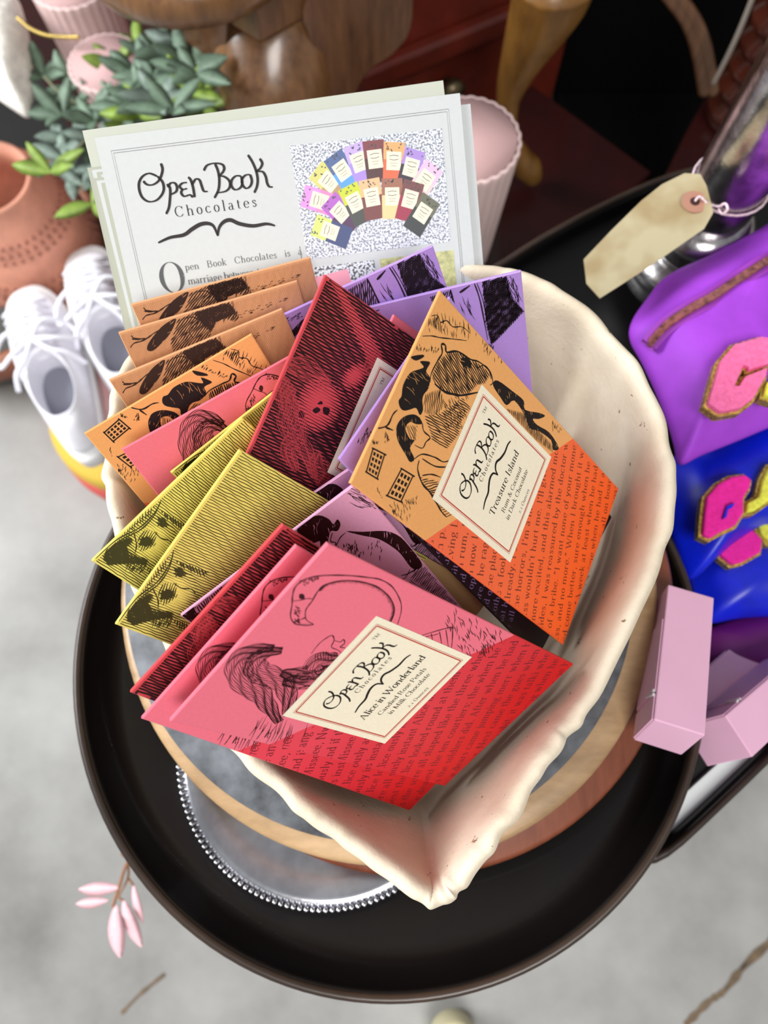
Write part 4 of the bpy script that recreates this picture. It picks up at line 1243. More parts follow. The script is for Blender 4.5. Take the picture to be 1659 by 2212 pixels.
ph2 = patch('speckled_photo', [(77.5, -84), (105, -84), (105.5, -60.8), (77.5, -60.3)], 0.06, M_SPECK2.m, fl)
patch('photo_bar', [(78, -64.6), (93.5, -62.8), (95.5, -78), (79, -80)], 0.07, plain('print_pink', (232, 150, 168), 0.5), ph2)
patch('photo_patch', [(108, -84), (141, -84), (141, -61.2), (108, -60.8)], 0.06, plain('print_olive', (176, 176, 120), 0.5, var=0.2, scale=300), fl)

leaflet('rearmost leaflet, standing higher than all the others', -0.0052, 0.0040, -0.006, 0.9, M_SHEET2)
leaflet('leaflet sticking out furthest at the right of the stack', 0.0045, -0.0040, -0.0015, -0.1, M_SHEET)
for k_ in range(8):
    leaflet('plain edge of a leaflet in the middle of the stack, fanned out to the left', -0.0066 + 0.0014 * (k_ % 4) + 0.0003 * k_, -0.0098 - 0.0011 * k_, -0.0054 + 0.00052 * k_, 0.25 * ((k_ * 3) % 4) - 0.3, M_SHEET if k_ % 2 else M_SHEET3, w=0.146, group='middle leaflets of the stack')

# ================================================================== pink boxes beside the bowl
M_PINK = plain('pink_carton', (246, 192, 220), 0.45, var=0.01, scale=30, spec=0.4)
M_FLAP = plain('white_carton_edge', (226, 214, 220), 0.5)


def carton(label, M, o, k, L, D, W=0.027):
    o = CAM + (Vector(o) - CAM) * k
    m = Matrix(M).to_4x4()
    t = thing('pink_box', label, 'box', group='pink boxes beside the bowl', mat=Matrix.Translation(o) @ m)
    w, l, d = W * k, L * k, D * k
    v, f = box_g(0, w, -l, 0, -d, 0)
    mesh('carton', v, f, M_PINK, t, bevel=0.0007)
    gs = []
    for y0, y1 in ((-l * 0.80, -l * 0.27), (-l * 0.995, -l * 0.83)):
        gs.append(box_g(-0.0007, 0.0001, y0, y1, -d * 0.95, -0.0012))
    v, f = merge(*gs)
    mesh('flap', v, f, M_PINK, t, bevel=0.0002)
    v, f = tube([(-0.0009, -l * 0.80, -0.001), (-0.0016, -l * 0.815, -d * 0.3), (-0.0009, -l * 0.83, -0.001)], 0.0008, 6)
    mesh('torn_edge', v, f, M_FLAP, t)


carton('pink box lying nearest the bowl, pointing up the photo, its lilac end toward the tray', [[0.9528, 0.295, 0.0715], [-0.3021, 0.8991, 0.3168], [0.0292, -0.3235, 0.9458]], (0.16487, 0.08842, 0.70256), 0.885, 0.0865, 0.0325)
carton('pink box in the middle of the three, partly under the nearest one', [[0.6071, 0.7937, 0.0376], [-0.7632, 0.5693, 0.3056], [0.2211, -0.2142, 0.9514]], (0.2558, 0.0795, 0.6244), 0.93, 0.0847, 0.0275, 0.024 / 0.93 * 1.0)
carton('pink box furthest right of the three, above the white card', [[0.4957, 0.7792, 0.3835], [-0.8673, 0.467, 0.1723], [-0.0448, -0.4181, 0.9073]], (0.2525, 0.0552, 0.6803), 0.96, 0.0899, 0.0336, 0.024 / 0.96)


# ================================================================== zipped pouches
def pouch_g(pts, z, h, wr=0.003, seed=0, k=4, flat=2.6):
    out = [Vector(p) for p in cat_rom([at(x, y, z) for x, y in pts], k, True)]
    c = sum(out, Vector()) / len(out)
    loops = []
    for s, zz in ((0.9, -0.012), (0.97, -0.010), (1.0, -0.004)):
        loops.append([Vector((c.x + (p.x - c.x) * s, c.y + (p.y - c.y) * s, z + zz)) for p in out])
    for i in range(15):
        s = 1 - i / 14 * 0.985
        lp = []
        for p in out:
            x, y = c.x + (p.x - c.x) * s, c.y + (p.y - c.y) * s
            w = noise.noise((x * 28 + seed, y * 9 + x * 12, seed)) * 1.0 + noise.noise((x * 60, y * 30, seed + 3)) * 0.45
            w *= 0.3 + 0.7 * s
            lp.append(Vector((x, y, z + h * (1 - s ** flat) + wr * w * min(1, i / 2))))
        loops.append(lp)
    return loft(loops), c


def pouch_top(M, pts, label, mat, z, h, seed, wr=0.003):
    (v, f), c = pouch_g(pts, z, h, wr, seed)
    t = thing('zip_pouch', label, 'pouch', (c.x, c.y, z - 0.012), group='nylon pouches')
    mesh('fabric', v, f, mat, t, True, world=True, sub=1)
    return t


M_PURP = plain('violet_nylon', (160, 66, 206), 0.6, var=0.05, scale=40, spec=0.3)
M_BLUE = plain('cobalt_nylon', (8, 32, 206), 0.36, var=0.1, scale=40, spec=0.5)
M_MAG = plain('plum_nylon', (120, 22, 120), 0.5)
M_CHEN = plain('pink_chenille', (255, 112, 166), 0.9, var=0.08, scale=400, bump=0.8, bd=0.001)
M_HOT = plain('hot_pink_chenille', (255, 34, 160), 0.9, var=0.08, scale=400, bump=0.8, bd=0.001)
M_YEL = plain('yellow_chenille', (236, 236, 84), 0.9, var=0.08, scale=400, bump=0.8, bd=0.001)
M_GLIT = plain('gold_glitter', (206, 162, 82), 0.35, metal=0.8, var=0.4, scale=500, bump=1.0, bd=0.0008)
M_ZIP = plain('brass_zip', (150, 96, 92), 0.35, metal=0.6, var=0.3, scale=300)
M_ZIPT = plain('plum_zip_tape', (146, 52, 170), 0.6)


def letter(t, name, pts, z, mat, th=0.004, sc=(1150, 500, 0.3391)):
    P = [at(sc[0] + x * sc[2], sc[1] + y * sc[2], z) for x, y in pts]
    c = sum(P, Vector()) / len(P)
    big = []
    n = len(P)
    ar = sum(P[i - 1].x * P[i].y - P[i].x * P[i - 1].y for i in range(n))
    for i, p in enumerate(P):
        a, b = (p - P[i - 1]).normalized(), (P[(i + 1) % n] - p).normalized()
        d = (Vector((a.y, -a.x, 0)) + Vector((b.y, -b.x, 0)))
        if d.length > 1e-6:
            d = d.normalized()
        big.append(p + d * (0.0017 if ar > 0 else -0.0017))
    v, f = prism(big, z - 0.006, z)
    a = mesh('glitter_border', v, f, M_GLIT, t, world=True)
    v, f = prism(P, z - 0.001, z + th)
    mesh(name, v, f, mat, t, world=True, bevel=0.0014)
    return a


PP_PTS = [(1362, 705), (1400, 640), (1445, 590), (1550, 542), (1659, 482), (1760, 430), (1790, 860), (1700, 905), (1600, 948), (1520, 980), (1476, 1000), (1466, 960), (1448, 900), (1420, 830), (1392, 770)]
pp = pouch_top(None, PP_PTS,
               'bright purple nylon pouch with a brass zip and a pink chenille letter C', M_PURP, 0.735, 0.026, 1, 0.0035)
C1P = [(1500, 700), (1440, 690), (1270, 740), (1185, 840), (1150, 960), (1105, 1110), (1180, 1165), (1310, 1142), (1390, 1080), (1475, 930), (1480, 885), (1340, 942), (1305, 1000), (1272, 1000), (1330, 868), (1368, 878), (1362, 900), (1500, 858)]
letter(pp, 'letter_patch', C1P, 0.767, M_CHEN)
letter(pp, 'letter_patch', [(1480, 970), (1462, 1060), (1560, 1090), (1600, 960)], 0.766, M_YEL)
PPO = [Vector(p) for p in cat_rom([at(x, y, 0.735) for x, y in PP_PTS], 4, True)]
PPC = sum(PPO, Vector()) / len(PPO)


def pouch_z(p):
    a0 = math.atan2(p.y - PPC.y, p.x - PPC.x)
    best = min(PPO, key=lambda q: abs((math.atan2(q.y - PPC.y, q.x - PPC.x) - a0 + PI) % (2 * PI) - PI))
    s_ = min(1, math.hypot(p.x - PPC.x, p.y - PPC.y) / math.hypot(best.x - PPC.x, best.y - PPC.y))
    return 0.735 + 0.026 * (1 - s_ ** 2.6) + 0.0022


def on_pouch(x, y):
    p = at(x, y, 0.76)
    for _ in range(4):
        p = at(x, y, pouch_z(p))
    return p


zp = [tuple(on_pouch(x, y)) for x, y in ((1404, 742), (1440, 702), (1490, 668), (1540, 640), (1600, 600), (1660, 562), (1740, 515))]
zc = cat_rom(zp, 8)
gs, gt = [], []
for i, p in enumerate(zc[:-1]):
    q = zc[i + 1]
    for j in range(3):
        m_ = p.lerp(q, j / 3)
        d = (q - p).normalized()
        s_ = Vector((-d.y, d.x, 0))
        zz_ = 0
        a, b = m_ + s_ * 0.0026, m_ - s_ * 0.0026
        gs.append(box_g(m_.x - 0.0010, m_.x + 0.0010, m_.y - 0.0022, m_.y + 0.0022, m_.z + zz_ - 0.001, m_.z + zz_ + 0.0012))
v, f = merge(*gs)
zo = mesh('zip', v, f, M_ZIP, pp, world=True)
L_, R_ = [], []
for i, p in enumerate(zc):
    d = (zc[min(i + 1, len(zc) - 1)] - zc[max(i - 1, 0)]).normalized()
    s_ = Vector((-d.y, d.x, 0)) * 0.0055
    zz_ = Vector((0, 0, -0.0008))
    L_.append(p + s_ + zz_)
    R_.append(p - s_ + zz_)
n = len(zc)
V_ = L_ + R_ + [q - Vector((0, 0, 0.004)) for q in L_ + R_]
F_ = []
for i in range(n - 1):
    F_ += [(i, n + i, n + i + 1, i + 1), (2 * n + i, 2 * n + i + 1, 3 * n + i + 1, 3 * n + i), (i, i + 1, 2 * n + i + 1, 2 * n + i), (n + i, 3 * n + i, 3 * n + i + 1, n + i + 1)]
mesh('zip_tape', V_, F_, M_ZIPT, pp, world=True)

bp = pouch_top(None, [(1455, 985), (1560, 930), (1700, 860), (1800, 860), (1800, 1120), (1700, 1150), (1659, 1130), (1590, 1170), (1540, 1215), (1500, 1250), (1478, 1230), (1450, 1140), (1440, 1060)],
               'cobalt blue nylon pouch below the purple one, with a hot pink letter patch', M_BLUE, 0.70, 0.022, 5, 0.004)
letter(bp, 'letter_patch', [(1340, 1560), (1380, 1592), (1370, 1640), (1330, 1705), (1330, 1800), (1280, 1880), (1190, 1920), (1120, 1962), (1072, 1940), (1085, 1800), (1100, 1700), (1170, 1620), (1250, 1575)], 0.728, M_HOT)
v, f = prism([at(1150 + x * 0.3391, 500 + y * 0.3391, 0.734) for x, y in ((1215, 1830), (1240, 1750), (1290, 1730), (1270, 1760), (1245, 1770), (1235, 1820))], 0.731, 0.7345)
mesh('letter_gap', v, f, M_BLUE, bp, world=True)
letter(bp, 'letter_patch', [(1500, 1500), (1455, 1590), (1430, 1700), (1352, 1740), (1350, 1800), (1400, 1790), (1500, 1720), (1600, 1600), (1600, 1480)], 0.727, M_YEL)
bq = pouch_top(None, [(1490, 1215), (1560, 1150), (1700, 1110), (1800, 1110), (1800, 1330), (1680, 1330), (1600, 1335), (1530, 1345), (1505, 1300)],
               'second cobalt blue nylon pouch lying lowest, darker, above the pink boxes', M_BLUE, 0.672, 0.018, 11, 0.003)
letter(bq, 'letter_patch', [(1150, 2030), (1250, 1990), (1380, 1900), (1450, 1970), (1440, 2050), (1330, 2110), (1260, 2130), (1200, 2080)], 0.694, M_HOT)
letter(bq, 'letter_patch', [(1410, 1830), (1500, 1760), (1600, 1760), (1600, 1990), (1500, 1990), (1440, 1930)], 0.694, M_YEL)
pouch_top(None, [(1520, 1370), (1560, 1345), (1700, 1310), (1800, 1300), (1800, 1480), (1640, 1480), (1560, 1450), (1530, 1420)],
          'plum coloured pouch, only its corner showing behind the pink boxes', M_MAG, 0.662, 0.010, 15)

# ================================================================== price tag and metal candlestick
M_STEEL = plain('dull_silver_metal', (176, 172, 172), 0.24, metal=1.0, var=0.25, scale=60, bump=0.25, bd=0.0008)
sp = at(1552, 440, 0.733)
st = thing('candlestick', 'tall dull silver candlestick standing behind the purple pouch, its tag tied on', 'candlestick', (sp.x, sp.y, ZC))
v, f = lathe([(0.040, ZC + 0.0055), (0.042, ZC + 0.010), (0.040, ZC + 0.016), (0.040, ZC + 0.022), (0.044, ZC + 0.027), (0.036, ZC + 0.034), (0.028, ZC + 0.040)], (sp.x, sp.y, 0), 48)
mesh('base', v, f, M_STEEL, st, True, world=True)
v, f = lathe([(0.027, ZC + 0.038), (0.034, ZC + 0.050), (0.032, ZC + 0.062), (0.024, ZC + 0.070)], (sp.x, sp.y, 0), 48)
mesh('knop', v, f, M_STEEL, st, True, world=True)
v, f = lathe([(0.0205, ZC + 0.068), (0.0225, ZC + 0.078), (0.0225, ZC + 0.30), (0.022, ZC + 0.34)], (sp.x, sp.y, 0), 48)
mesh('stem', v, f, M_STEEL, st, True, world=True)
M_TAG = NT('manila_tag_card')
_v = M_TAG.coord()
M_TAG.l(M_TAG.ramp(M_TAG.noise(_v, 26, 3), [(0.40, lin((150, 130, 94))), (0.60, lin((172, 160, 128)))]), M_TAG.b.inputs['Base Color'])
M_TAG.b.inputs['Roughness'].default_value = 0.7
tp = [(1479, 374), (1513, 376), (1526, 400), (1541, 459), (1521, 494), (1400, 578), (1296, 644), (1267, 612), (1261, 560), (1320, 498), (1385, 434), (1430, 398)]
TP = [at(x, y, 0.765 + (x - 1400) * 0.00006) for x, y in tp]
tg0 = sum(TP, Vector()) / len(TP)
tag_o = thing('paper_tag', 'blank-looking cream manila tag with clipped corners hanging from the candlestick', 'tag', tuple(tg0))
n = len(TP)
V_ = [p for p in TP] + [p - Vector((0, 0, 0.0005)) for p in TP]
F_ = [tuple(range(n))[::-1], tuple(range(n, 2 * n))] + [(i, (i + 1) % n, n + (i + 1) % n, n + i) for i in range(n)]
mesh('card', V_, F_, M_TAG.m, tag_o, world=True)
hp = at(1500, 437, 0.7716)
v, f = lathe([(0.0075, 0.0), (0.0075, 0.0006), (0.003, 0.0007)], tuple(hp), 24)
mesh('reinforcement', v, f, plain('brown_reinforcement', (168, 120, 100), 0.7), tag_o, world=True)
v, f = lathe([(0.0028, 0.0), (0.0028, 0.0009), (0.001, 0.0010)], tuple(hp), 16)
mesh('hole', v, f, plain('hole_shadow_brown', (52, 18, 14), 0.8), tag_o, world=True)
M_STR = plain('pink_white_string', (226, 190, 196), 0.8, var=0.2, scale=900)
zs = 0.772
pts = [tuple(hp + Vector((0, 0, 0.001)))] + [tuple(at(x, y, z)) for x, y, z in ((1512, 425, .775), (1530, 440, .772), (1552, 446, .77), (1566, 440, .77), (1572, 452, .77), (1560, 462, .77), (1552, 452, .77))]
v, f = tube(cat_rom(pts, 6), 0.0008, 6)
mesh('string', v, f, M_STR, tag_o, True, world=True)
ring = [(sp.x + 0.0238 * math.cos(a), sp.y + 0.0238 * math.sin(a), 0.752) for a in [2 * PI * i / 24 for i in range(25)]]
v, f = tube(ring, 0.0008, 6)
mesh('string_loop', v, f, M_STR, tag_o, True, world=True)

# ================================================================== carved wooden chest at the top
M_WAL = wood('polished_walnut', (84, 54, 32), (134, 94, 58), (40, 40, 5), 0.3, 0.4)
M_WAL2 = wood('dark_walnut', (70, 44, 28), (118, 80, 52), (40, 5, 5), 0.35, 0.35)
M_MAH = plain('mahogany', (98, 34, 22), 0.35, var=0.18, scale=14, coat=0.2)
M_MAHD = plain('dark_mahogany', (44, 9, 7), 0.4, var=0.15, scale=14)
M_VOID = plain('unlit_void_black', (4, 3, 3), 0.7, spec=0.15)  # black of unlit depth, shade put into the colour
P0 = at(563, 92, 0.60)
ch = thing('carved_cabinet_leg', 'walnut cabinet corner with a bulging carved knee and two shaped aprons, behind the leaflets', 'furniture', (P0.x, P0.y + 0.07, 0.0))
v, f = prism([(P0.x, P0.y), (P0.x + 0.075, P0.y + 0.055), (P0.x, P0.y + 0.11), (P0.x - 0.075, P0.y + 0.055)], 0.60, 0.665)
mesh('corner_block', v, f, M_WAL, ch, world=True, bevel=0.002)
loops = []
for z_, hw, fw, sh in ((0.602, 0.050, 0.030, 0.030), (0.585, 0.054, 0.045, 0.026), (0.56, 0.058, 0.066, 0.018), (0.53, 0.060, 0.078, 0.012), (0.49, 0.057, 0.080, 0.010), (0.44, 0.050, 0.074, 0.012), (0.36, 0.040, 0.06, 0.02), (0.24, 0.032, 0.05, 0.03), (0.10, 0.034, 0.05, 0.03), (0.031, 0.045, 0.06, 0.02)):
    lp = []
    for i in range(40):
        a = 2 * PI * i / 40
        cx_, sx_ = math.cos(a), math.sin(a)
        y_ = sx_ * fw if sx_ < 0 else sx_ * 0.04
        lp.append((P0.x + cx_ * hw * (1 - 0.12 * max(0, -sx_)), P0.y + sh + 0.03 + y_, z_))
    loops.append(lp)
v, f = loft(loops)
mesh('knee', v, f, M_WAL, ch, True, world=True)


def plate_on(pts, n, th, nm, mat, par, p0=None):
    n = Vector(n).normalized()
    P = [aty(x, y, p0 or P0, n) for x, y in pts]
    P = [Vector(p) for p in P]
    V = P + [p - n * th for p in P]
    k = len(P)
    F_ = [tuple(range(k))[::-1], tuple(range(k, 2 * k))] + [(i, (i + 1) % k, k + (i + 1) % k, k + i) for i in range(k)]
    mesh(nm, V, F_, mat, par, world=True, bevel=0.002)


plate_on([tuple(p)[:2] for p in cat_rom([(655, 30, 0), (690, -30, 0), (780, -60, 0), (880, -50, 0), (893, 20, 0), (882, 78, 0), (845, 122, 0), (805, 148, 0), (778, 182, 0), (760, 230, 0), (735, 300, 0), (690, 300, 0), (694, 215, 0), (688, 150, 0), (672, 90, 0)], 3, True)], (0.55, -1, 0), 0.02, 'right_apron', M_WAL2, ch)
plate_on([tuple(p)[:2] for p in cat_rom([(392, 60, 0), (380, -20, 0), (430, -60, 0), (490, -40, 0), (488, 100, 0), (482, 280, 0), (470, 220, 0), (448, 180, 0), (420, 140, 0), (402, 100, 0)], 3, True)], (-0.55, -1, 0), 0.02, 'left_apron', M_WAL2, ch)
dp = Vector((-0.160, 0.625, 0))
dk = thing('wooden_disc', 'round turned wooden disc with a stepped edge, cut off by the top of the photo', 'wooden disc', (dp.x, dp.y, 0.6655))
v, f = lathe([(0.060, 0.6655), (0.080, 0.672), (0.092, 0.682), (0.0955, 0.694), (0.094, 0.704), (0.088, 0.711), (0.074, 0.715), (0.071, 0.718), (0.071, 0.728), (0.069, 0.731), (0.001, 0.731)], (dp.x, dp.y, 0), 96)
mesh('top', v, f, M_WAL, dk, True, world=True)

# mahogany cabinet with its molding and knob
ZM = 0.35
P1, Q1 = at(690, 190, ZM), at(1100, 18, ZM)
d_ = (Q1 - P1).normalized()
nn = Vector((d_.y, -d_.x, 0)).normalized()
A1_, B1_ = P1 - d_ * 0.03, P1 + d_ * 0.40
mc = thing('mahogany_cabinet', 'dark red mahogany cabinet with a slanting molding, behind the walnut leg', 'cabinet', ((A1_ + B1_).x / 2, (A1_ + B1_).y / 2 + 0.05, 0.0))


def slab(a, b, z0, z1, th):
    return prism([(a.x, a.y), (b.x, b.y), (b.x - nn.x * th, b.y - nn.y * th), (a.x - nn.x * th, a.y - nn.y * th)], z0, z1)


v, f = slab(A1_, B1_, 0.0, 0.72, 0.25)
mesh('carcass', v, f, M_MAH, mc, world=True)
v, f = slab(A1_ + nn * 0.02, B1_ + nn * 0.02, ZM - 0.022, ZM + 0.012, 0.02)
mesh('molding', v, f, M_MAH, mc, world=True, bevel=0.005)
kp = aty(963, 172, P1, nn)
v, f = tube([kp, kp + nn * 0.012, kp + nn * 0.016, kp + nn * 0.028, kp + nn * 0.034], [0.006, 0.006, 0.016, 0.017, 0.004], 14)
mesh('knob', v, f, plain('aged_brass', (118, 104, 78), 0.35, metal=0.8), mc, True, world=True)

pl = [(860, 640), (960, 330), (1150, 185), (1405, 372), (1340, 430), (1200, 497), (1090, 570)]
v, f = prism([at(x, y, 0.27) for x, y in pl], 0.24, 0.27)
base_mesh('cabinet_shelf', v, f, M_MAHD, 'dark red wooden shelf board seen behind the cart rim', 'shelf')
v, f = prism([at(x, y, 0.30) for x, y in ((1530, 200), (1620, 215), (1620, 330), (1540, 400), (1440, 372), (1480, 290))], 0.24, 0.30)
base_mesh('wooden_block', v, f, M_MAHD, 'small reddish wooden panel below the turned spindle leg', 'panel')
v, f = box_g(-0.75, 1.5, 0.62, 1.95, 0.0, 0.03)
base_mesh('darkening_platform', v, f, plain('dark_grey_boards', (22, 19, 18), 0.6, var=0.2, scale=6), 'low dark platform added to darken the floor behind, under the pots and cabinet', 'platform')  # added board, its dark colour stands in for shadow on the floor
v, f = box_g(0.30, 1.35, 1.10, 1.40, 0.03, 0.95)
base_mesh('shade_backdrop', v, f, M_VOID, 'added black cupboard filling the dark upper right of the photo', 'backdrop')  # added black box, paints the deep shade at the upper right
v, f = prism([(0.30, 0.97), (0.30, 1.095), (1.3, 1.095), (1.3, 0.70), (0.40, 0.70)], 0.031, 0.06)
base_mesh('shade_board', v, f, M_VOID, 'black board standing in for unlit depth between the cabriole leg and the spindle leg', 'board')  # added black sheet, continues the painted shade along the ground

# golden cabriole leg
pw = [(1200, -60, 140), (1185, 0, 126), (1158, 60, 104), (1135, 110, 84), (1112, 165, 62), (1098, 215, 44), (1096, 260, 38), (1102, 300, 40), (1118, 335, 50), (1140, 362, 58), (1152, 385, 40)]
pc_ = at(1098, 240, 0.42)
PT = [aty(x, y, pc_ if y < 300 else pc_, (0.15, -1, -0.05)) for x, y, w in pw]
sc_ = (PT[5] - CAM).length / F
v, f = tube(cat_rom(PT, 4), [w for i in range(len(pw) - 1) for w in [(pw[i][2] * (1 - j / 4) + pw[i + 1][2] * j / 4) * sc_ / 2 for j in range(4)]] + [pw[-1][2] * sc_ / 2], 16)
base_mesh('cabriole_leg', v, f, wood('golden_oak', (104, 66, 22), (160, 112, 48), (12, 12, 4), 0.4, 0.2), 'golden brown curved cabriole leg in front of the dark cabinet', 'furniture leg', smooth=True)
# bent moulding, cord, spindle
pb = at(1525, 190, 0.40)
for k_, off in enumerate((0, 18)):
    PT = [aty(x + off, y, pb, (0, -1, 0.1)) for x, y in ((1420, -40), (1452, 0), (1482, 42), (1502, 90), (1515, 150), (1522, 200))]
    v, f = tube(cat_rom(PT, 5), 0.0075, 10)
    if k_ == 0:
        bt = thing('bentwood_arch', 'curved double wooden rail with a pale shine, left of the spindle leg', 'rail', tuple(PT[-1]))
    mesh('rail', v, f, M_WAL2, bt, True, world=True)
PT = [aty(x, y, at(1545, 180, 0.45), (0, -1, 0.1)) for x, y in ((1632, -20), (1600, 60), (1570, 125), (1540, 182))]
v, f = tube(cat_rom(PT, 5), 0.0028, 8)
base_mesh('grey_cord', v, f, plain('grey_cotton_cord', (128, 118, 108), 0.8), 'thin grey cord running down beside the spindle leg', 'cord', smooth=True)
s0 = at(1580, 262, 0.30)
prof = [(0.030, 0.30), (0.036, 0.31)]
z_ = 0.315
while z_ < 0.62:
    prof += [(0.034, z_), (0.043, z_ + 0.010), (0.043, z_ + 0.018), (0.034, z_ + 0.028)]
    z_ += 0.032
v, f = lathe(prof, (s0.x, s0.y, 0), 40)
tl = thing('spindle_leg', 'reddish turned spindle leg with stacked rings in the top right corner', 'furniture leg', (s0.x, s0.y, 0.0))
mesh('turned_rings', v, f, plain('glossy_red_mahogany', (62, 26, 16), 0.22, var=0.2, scale=20, coat=0.6), tl, True, world=True)
v, f = lathe([(0.02, 0.061), (0.028, 0.1), (0.022, 0.2), (0.030, 0.30)], (s0.x, s0.y, 0), 24)
mesh('foot', v, f, M_MAH, tl, True, world=True)

# ================================================================== pink fluted pots
M_POT = plain('matt_pink_ceramic', (226, 196, 192), 0.6, var=0.03, scale=20)
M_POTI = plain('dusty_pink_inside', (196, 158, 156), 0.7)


def pot(label, px, z1, z0, r1, r0, nfl=28):
    c = at(px[0], px[1], z1)
    t = thing('fluted_pot', label, 'pot', (c.x, c.y, z0), group='pink fluted pots')
    H_ = z1 - z0
    fl_ = lambda a, z: 1 + 0.035 * abs(math.sin(a * nfl / 2))
    v, f = lathe([(r0 * 0.9, z0), (r0, z0 + 0.006)] + [(r0 + (r1 - r0) * q, z0 + H_ * q) for q in (0.2, 0.4, 0.6, 0.8, 0.95)] + [(r1 * 1.01, z1 - 0.002), (r1 * 1.0, z1), (r1 * 0.955, z1)], (c.x, c.y, 0), nfl * 6, fl_, True)
    o = mesh('body', v, f[:-1], M_POT, t, True, world=True)
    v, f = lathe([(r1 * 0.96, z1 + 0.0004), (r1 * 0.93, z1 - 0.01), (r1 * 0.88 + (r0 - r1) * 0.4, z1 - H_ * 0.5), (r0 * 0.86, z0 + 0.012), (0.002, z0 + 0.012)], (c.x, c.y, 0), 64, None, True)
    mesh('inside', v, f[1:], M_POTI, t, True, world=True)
    return t


pot('tall pink fluted pot in the top left corner with a gold chain across it', (148, -48), 0.47, 0.27, 0.047, 0.040)
pot('pink fluted pot just behind the green leaves at upper left', (226, 134), 0.47, 0.27, 0.0405, 0.033)
pot('pink fluted pot at the right behind the leaflets', (1010, 300), 0.585, 0.415, 0.047, 0.037)
v, f = prism([at(x, y, 0.415) for x, y in ((960, 420), (1080, 420), (1080, 600), (960, 600))], 0.271, 0.4149)
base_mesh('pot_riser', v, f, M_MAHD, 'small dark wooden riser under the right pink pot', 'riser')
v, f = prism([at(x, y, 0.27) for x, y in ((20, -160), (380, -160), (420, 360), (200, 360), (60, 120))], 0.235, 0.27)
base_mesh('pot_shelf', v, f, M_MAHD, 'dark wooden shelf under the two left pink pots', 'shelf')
gch = [at(x, y, 0.485) for x, y in ((40, 40), (66, 62), (100, 76), (140, 80), (168, 80))]
gc = cat_rom(gch, 6)
gs = []
for i, p in enumerate(gc):
    gs.append(lathe([(0.001, -0.0022), (0.0022, -0.0012), (0.0024, 0.0), (0.0022, 0.0012), (0.001, 0.0022)], (p.x, p.y, p.z), 8))
v, f = merge(*gs)
base_mesh('gold_chain', v, f, plain('gold_chain_metal', (214, 186, 110), 0.3, metal=0.9), 'thin gold chain draped over the tall pink pot', 'chain', smooth=True)
(v, f), c_ = pouch_g([(-90, -40), (20, -20), (52, 40), (64, 120), (66, 200), (56, 244), (20, 226), (-20, 200), (-90, 170)], 0.46, 0.03, 0.012, 21)
base_mesh('shell_ornament', v, f, plain('chalky_white_shell', (232, 226, 216), 0.6, var=0.08, scale=60, bump=0.6, bd=0.003), 'ruffled white shell-like ornament with gold traces at the left edge', 'ornament', smooth=True)

# ================================================================== greenery
M_LEAFS = [plain('sage_green_leaf', (96, 116, 96), 0.55, var=0.2, scale=60), plain('dusty_blue_green_leaf', (118, 134, 122), 0.6, var=0.2, scale=60), plain('fresh_green_leaf', (124, 148, 62), 0.5, var=0.15, scale=60)]


def leaf_g(p, d, up, L, W, fold=0.15):
    d = d.normalized()
    s = d.cross(up).normalized()
    u = s.cross(d).normalized()
    n = 7
    V, Fq = [], []
    for i in range(n + 1):
        t = i / n
        w = W * math.sin(PI * min(1, t * 0.96 + 0.02)) ** 0.75 / 2
        c = p + d * (L * t) - u * (L * 0.18 * t * t)
        V += [c + s * w + u * (w * fold), c, c - s * w + u * (w * fold), c - u * 0.0006]
    for i in range(n):
        a = i * 4
        Fq += [(a, a + 4, a + 5, a + 1), (a + 1, a + 5, a + 6, a + 2), (a, a + 3, a + 7, a + 4), (a + 2, a + 6, a + 7, a + 3)]
    return V, Fq


rg = random.Random(5)
gp0 = at(330, 300, 0.40)
pl_ = thing('greenery_sprig', 'trailing dusty green leafy sprigs between the pink pots and the leaflets', 'plant', (gp0.x, gp0.y, 0.36))
CL = [(340, 130, 0), (300, 100, 2), (252, 150, 2), (395, 105, 1), (410, 140, 0), (370, 190, 0), (400, 215, 0), (350, 215, 1), (312, 205, 0), (440, 235, 2), (415, 205, 2), (300, 250, 2), (340, 255, 1),
      (245, 250, 0), (205, 262, 0), (150, 190, 0), (112, 225, 1), (95, 165, 0), (135, 250, 0), (170, 225, 0), (110, 372, 2), (140, 345, 1), (158, 372, 1), (180, 330, 0), (150, 300, 1), (200, 440, 2), (210, 300, 1), (375, 240, 0), (425, 160, 0), (330, 165, 0), (290, 165, 0), (385, 150, 1), (320, 230, 0), (270, 235, 0), (360, 120, 0), (300, 280, 2), (180, 400, 1)]
for mi in range(3):
    gs = []
    for x, y, k in CL:
        if k != mi:
            continue
        p = at(x, y, 0.46 + rg.uniform(-0.04, 0.04) + (0.07 if x > 340 else 0.03 if x > 200 else 0))
        base_a = rg.uniform(0, 2 * PI)
        for q in range(5 if x > 220 else 4):
            a = base_a + q * 2 * PI / 5 + rg.uniform(-0.4, 0.4)
            d = Vector((math.cos(a), math.sin(a) * 0.8, rg.uniform(0.1, 1.0)))
            gs.append(leaf_g(p, d, Vector((0, -0.4, 1)), rg.uniform(0.030, 0.044), rg.uniform(0.012, 0.017)))
    v, f = merge(*gs)
    o = mesh(('sage_leaves', 'dusty_leaves', 'fresh_leaves')[mi], v, f, M_LEAFS[mi], pl_, True, world=True)
gs = []
